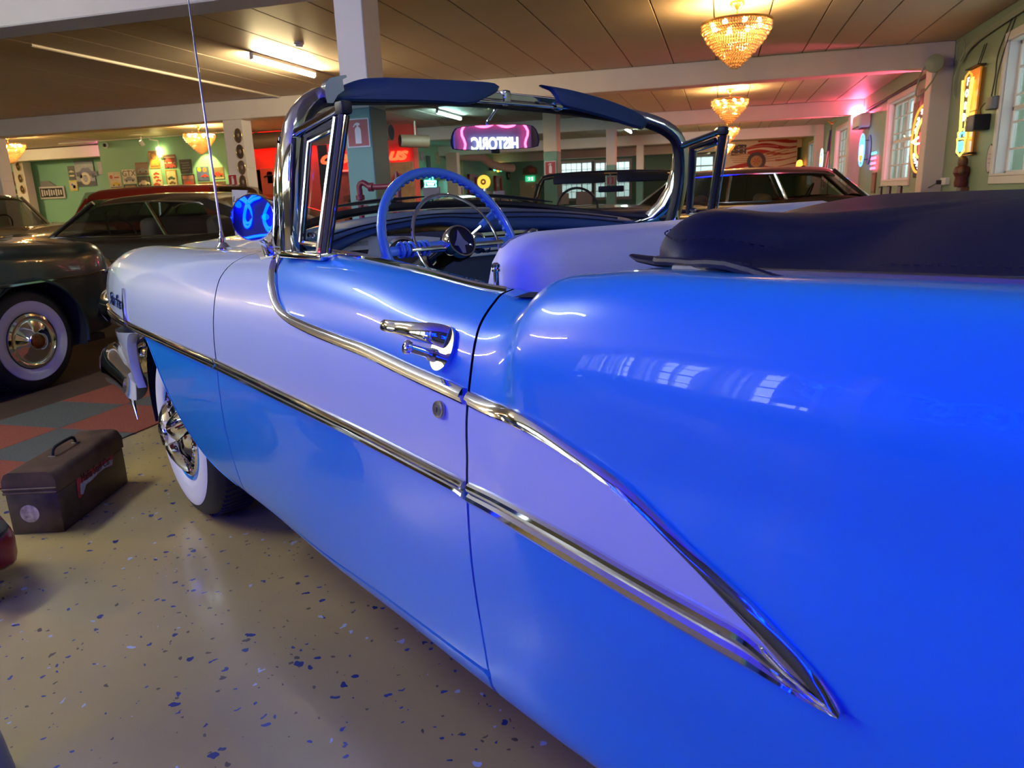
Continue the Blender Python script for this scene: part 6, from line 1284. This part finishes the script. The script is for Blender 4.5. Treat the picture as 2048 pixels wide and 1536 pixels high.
        rx=[x2+.10,x2,(x2*2+x3)/3,(x2+2*x3)/3,x3,x3-.10]; rzz=[zr-.055,zr-.015,zr+.012,zr+.012,zr-.015,zr-.06]
        for x,z in zip(spl([(a,b) for a,b in zip(rx,rzz)],16)[:,0],spl([(a,b) for a,b in zip(rx,rzz)],16)[:,1]):
            rows.append([(x,(wt_+.055)*s_,z-.075*abs(s_)**4-(.02+cant)*abs(s_)**12) for s_ in ex])
        MB().grid(rows).build('roof',roofm,r,smooth=60)
        for s_ in (1,-1): MB().tube([(row[0][0],row[0][1]*(-s_),row[0][2]) for row in rows],.011,6).build('drip_rail',M_chrome,r)
        for s_ in (1,-1):
            MB().tube([pt(x1,zb1,wbm,s_),pt(x2+.08,zr-.07-cant,wt_+.04,s_)],.025,8).build('pillar',roofm,r)
            A4=[pt(x4,zb1,wbm,s_),pt(x4+.42,zb1,wbm+.01,s_),pt(x3+.12,zr-.09-cant,wt_+.05,s_),pt(x3-.10,zr-.075-cant,wt_+.04,s_)]
            MB().add(A4,[(0,1,2,3)]).build('rear_pillar',roofm,r,smooth=0)
            fa,fb=(x4+.42),(x1-.06); ra,rb=(x3+.12),(x2+.02)
            cuts=[0]+list(pillars)+[1]
            for a,b in zip(cuts[:-1],cuts[1:]):
                MB().add([pt(fa+(fb-fa)*a+.012,zb1,wbm,s_),pt(fa+(fb-fa)*b-.012,zb1,wbm,s_),pt(ra+(rb-ra)*b-.012,zr-.085-cant,wt_+.045,s_),pt(ra+(rb-ra)*a+.012,zr-.085-cant,wt_+.045,s_)],[(0,1,2,3)]).build('side_window',glassm,r,smooth=0)
            for a in pillars: MB().tube([pt(fa+(fb-fa)*a,zb1,wbm,s_),pt(ra+(rb-ra)*a,zr-.08-cant,wt_+.045,s_)],.022,6).build('pillar',M_chrome if chrome_line else roofm,r)
            MB().tube([pt(x4,zb1+.004,wbm+.012,s_),pt(x1,zb1+.004,wbm+.012,s_)],.010,6).build('belt_trim',M_chrome,r)
        for (xa,xb,za,nm) in ((x1,x2+.09,zr-.07,'windshield_glass'),(x4,x3-.10,zr-.075,'rear_window')):
            d=.16 if nm[0]=='w' else -.10
            rows=[[(xa+(xb-xa)*t+d*(1-s_*s_)*(1-t*.6),(wbm+(wt_+.035-wbm)*t)*s_,zb1+(za-zb1)*t+.03*(1-s_*s_)*t) for s_ in np.linspace(-1,1,13)] for t in np.linspace(0,1,5)]
            MB().grid(rows).build(nm,glassm,r,smooth=70)
        MB().rbox((x1-.30,0,belt-.06),(.5,W_*1.6,.12),.04,2).build('dashboard',M_black,r)
        for x in (x1-1.25,x1-2.1):
            if x>x4+.1: MB().rbox((x,0,.85),(.2,W_*1.55,.55),.08,3).build('seat_back',mat('seat_tan',(.30,.24,.17),.6) if 'olive' in label or 'black' in label else M_black,r)
        MB().tube([(x1-.62+.08*math.cos(a),.36+.19*math.sin(a),belt+.05+.17*math.cos(a)) for a in np.linspace(0,2*PI,30,endpoint=False)],.011,6,closed=True).build('steering_wheel',M_black,r)
    return r
def cpaint(n,c,**k): return mat(n,c,.3,coat=1,coat_rough=.02,**k)
parked_car('parked_coupe','dark green car with whitewall tyres standing on brown carpet, nearest on the left',(-5.36,2.32,0),PI/2,cpaint('dark_green_car_paint',(.003,.014,.013)),L=4.9,W_=.90,belt=.98,hood=.985,boot=.98,roof=(.70,.15,-1.0,-1.45,1.36),pillars=(.5,),fw=1.56,rwx=-1.40,R=.358,wt=.56)
parked_car('parked_coupe','long black fastback coupe facing left behind the antenna',(-6.05,7.40,0),PI,cpaint('black_brown_paint',(.010,.008,.006)),L=5.0,W_=.93,belt=.93,hood=.93,boot=.97,roof=(1.18,.55,-.75,-2.05,1.375),pillars=(.45,),fw=1.55,rwx=-1.42,wt=.60,whitewall=False)
parked_car('parked_wagon','red station wagon with a long roof in front of the poster wall',(-10.1,11.5,0),PI,cpaint('dark_red_paint',(.20,.008,.006)),L=4.9,W_=.90,belt=1.02,hood=1.0,boot=1.02,roof=(1.1,.62,-1.75,-2.25,1.615),pillars=(.35,.68),fw=1.5,rwx=-1.4,wt=.66,cant=.11)
parked_car('parked_sedan','olive beige car facing right at the left edge, its roof below the chandelier',(-11.75,9.25,0),0,cpaint('olive_beige_paint',(.20,.15,.08)),L=4.8,W_=.88,belt=1.0,hood=.99,boot=.98,roof=(.95,.45,-1.1,-1.6,1.56),pillars=(.5,),fw=1.45,rwx=-1.4,wt=.60)
hE=math.radians(109)
parked_car('parked_convertible','black convertible with its top down seen through the windscreen',(-.9-.33*-.35+.0-.12,7.6-.945*.55,0),hE,cpaint('black_car_paint',(.006,.006,.007)),L=5.0,W_=.92,belt=1.0,hood=1.02,boot=1.0,roof=(.98,.55,0,-.9,1.385),open_top=True,fw=1.5,rwx=-1.45,wt=.66)
parked_car('parked_sedan','dark brown-black sedan facing the right wall beyond the passenger vent window',(.22,11.25,0),0,cpaint('dark_brown_paint',(.016,.010,.008)),L=4.9,W_=.90,belt=1.02,hood=1.0,boot=1.0,roof=(1.58,1.08,-.75,-1.3,1.465),pillars=(.30,.62),fw=1.62,rwx=-1.40,wt=.62)
parked_car('parked_coupe','low olive green car deep in the hall left of the black convertible',(-5.0,15.2,0),PI/2,cpaint('olive_green_paint',(.08,.09,.035)),L=4.6,W_=.86,belt=.9,hood=.9,boot=.9,roof=(.70,.2,-.8,-1.4,1.28),pillars=(),fw=1.4,rwx=-1.35,wt=.56)
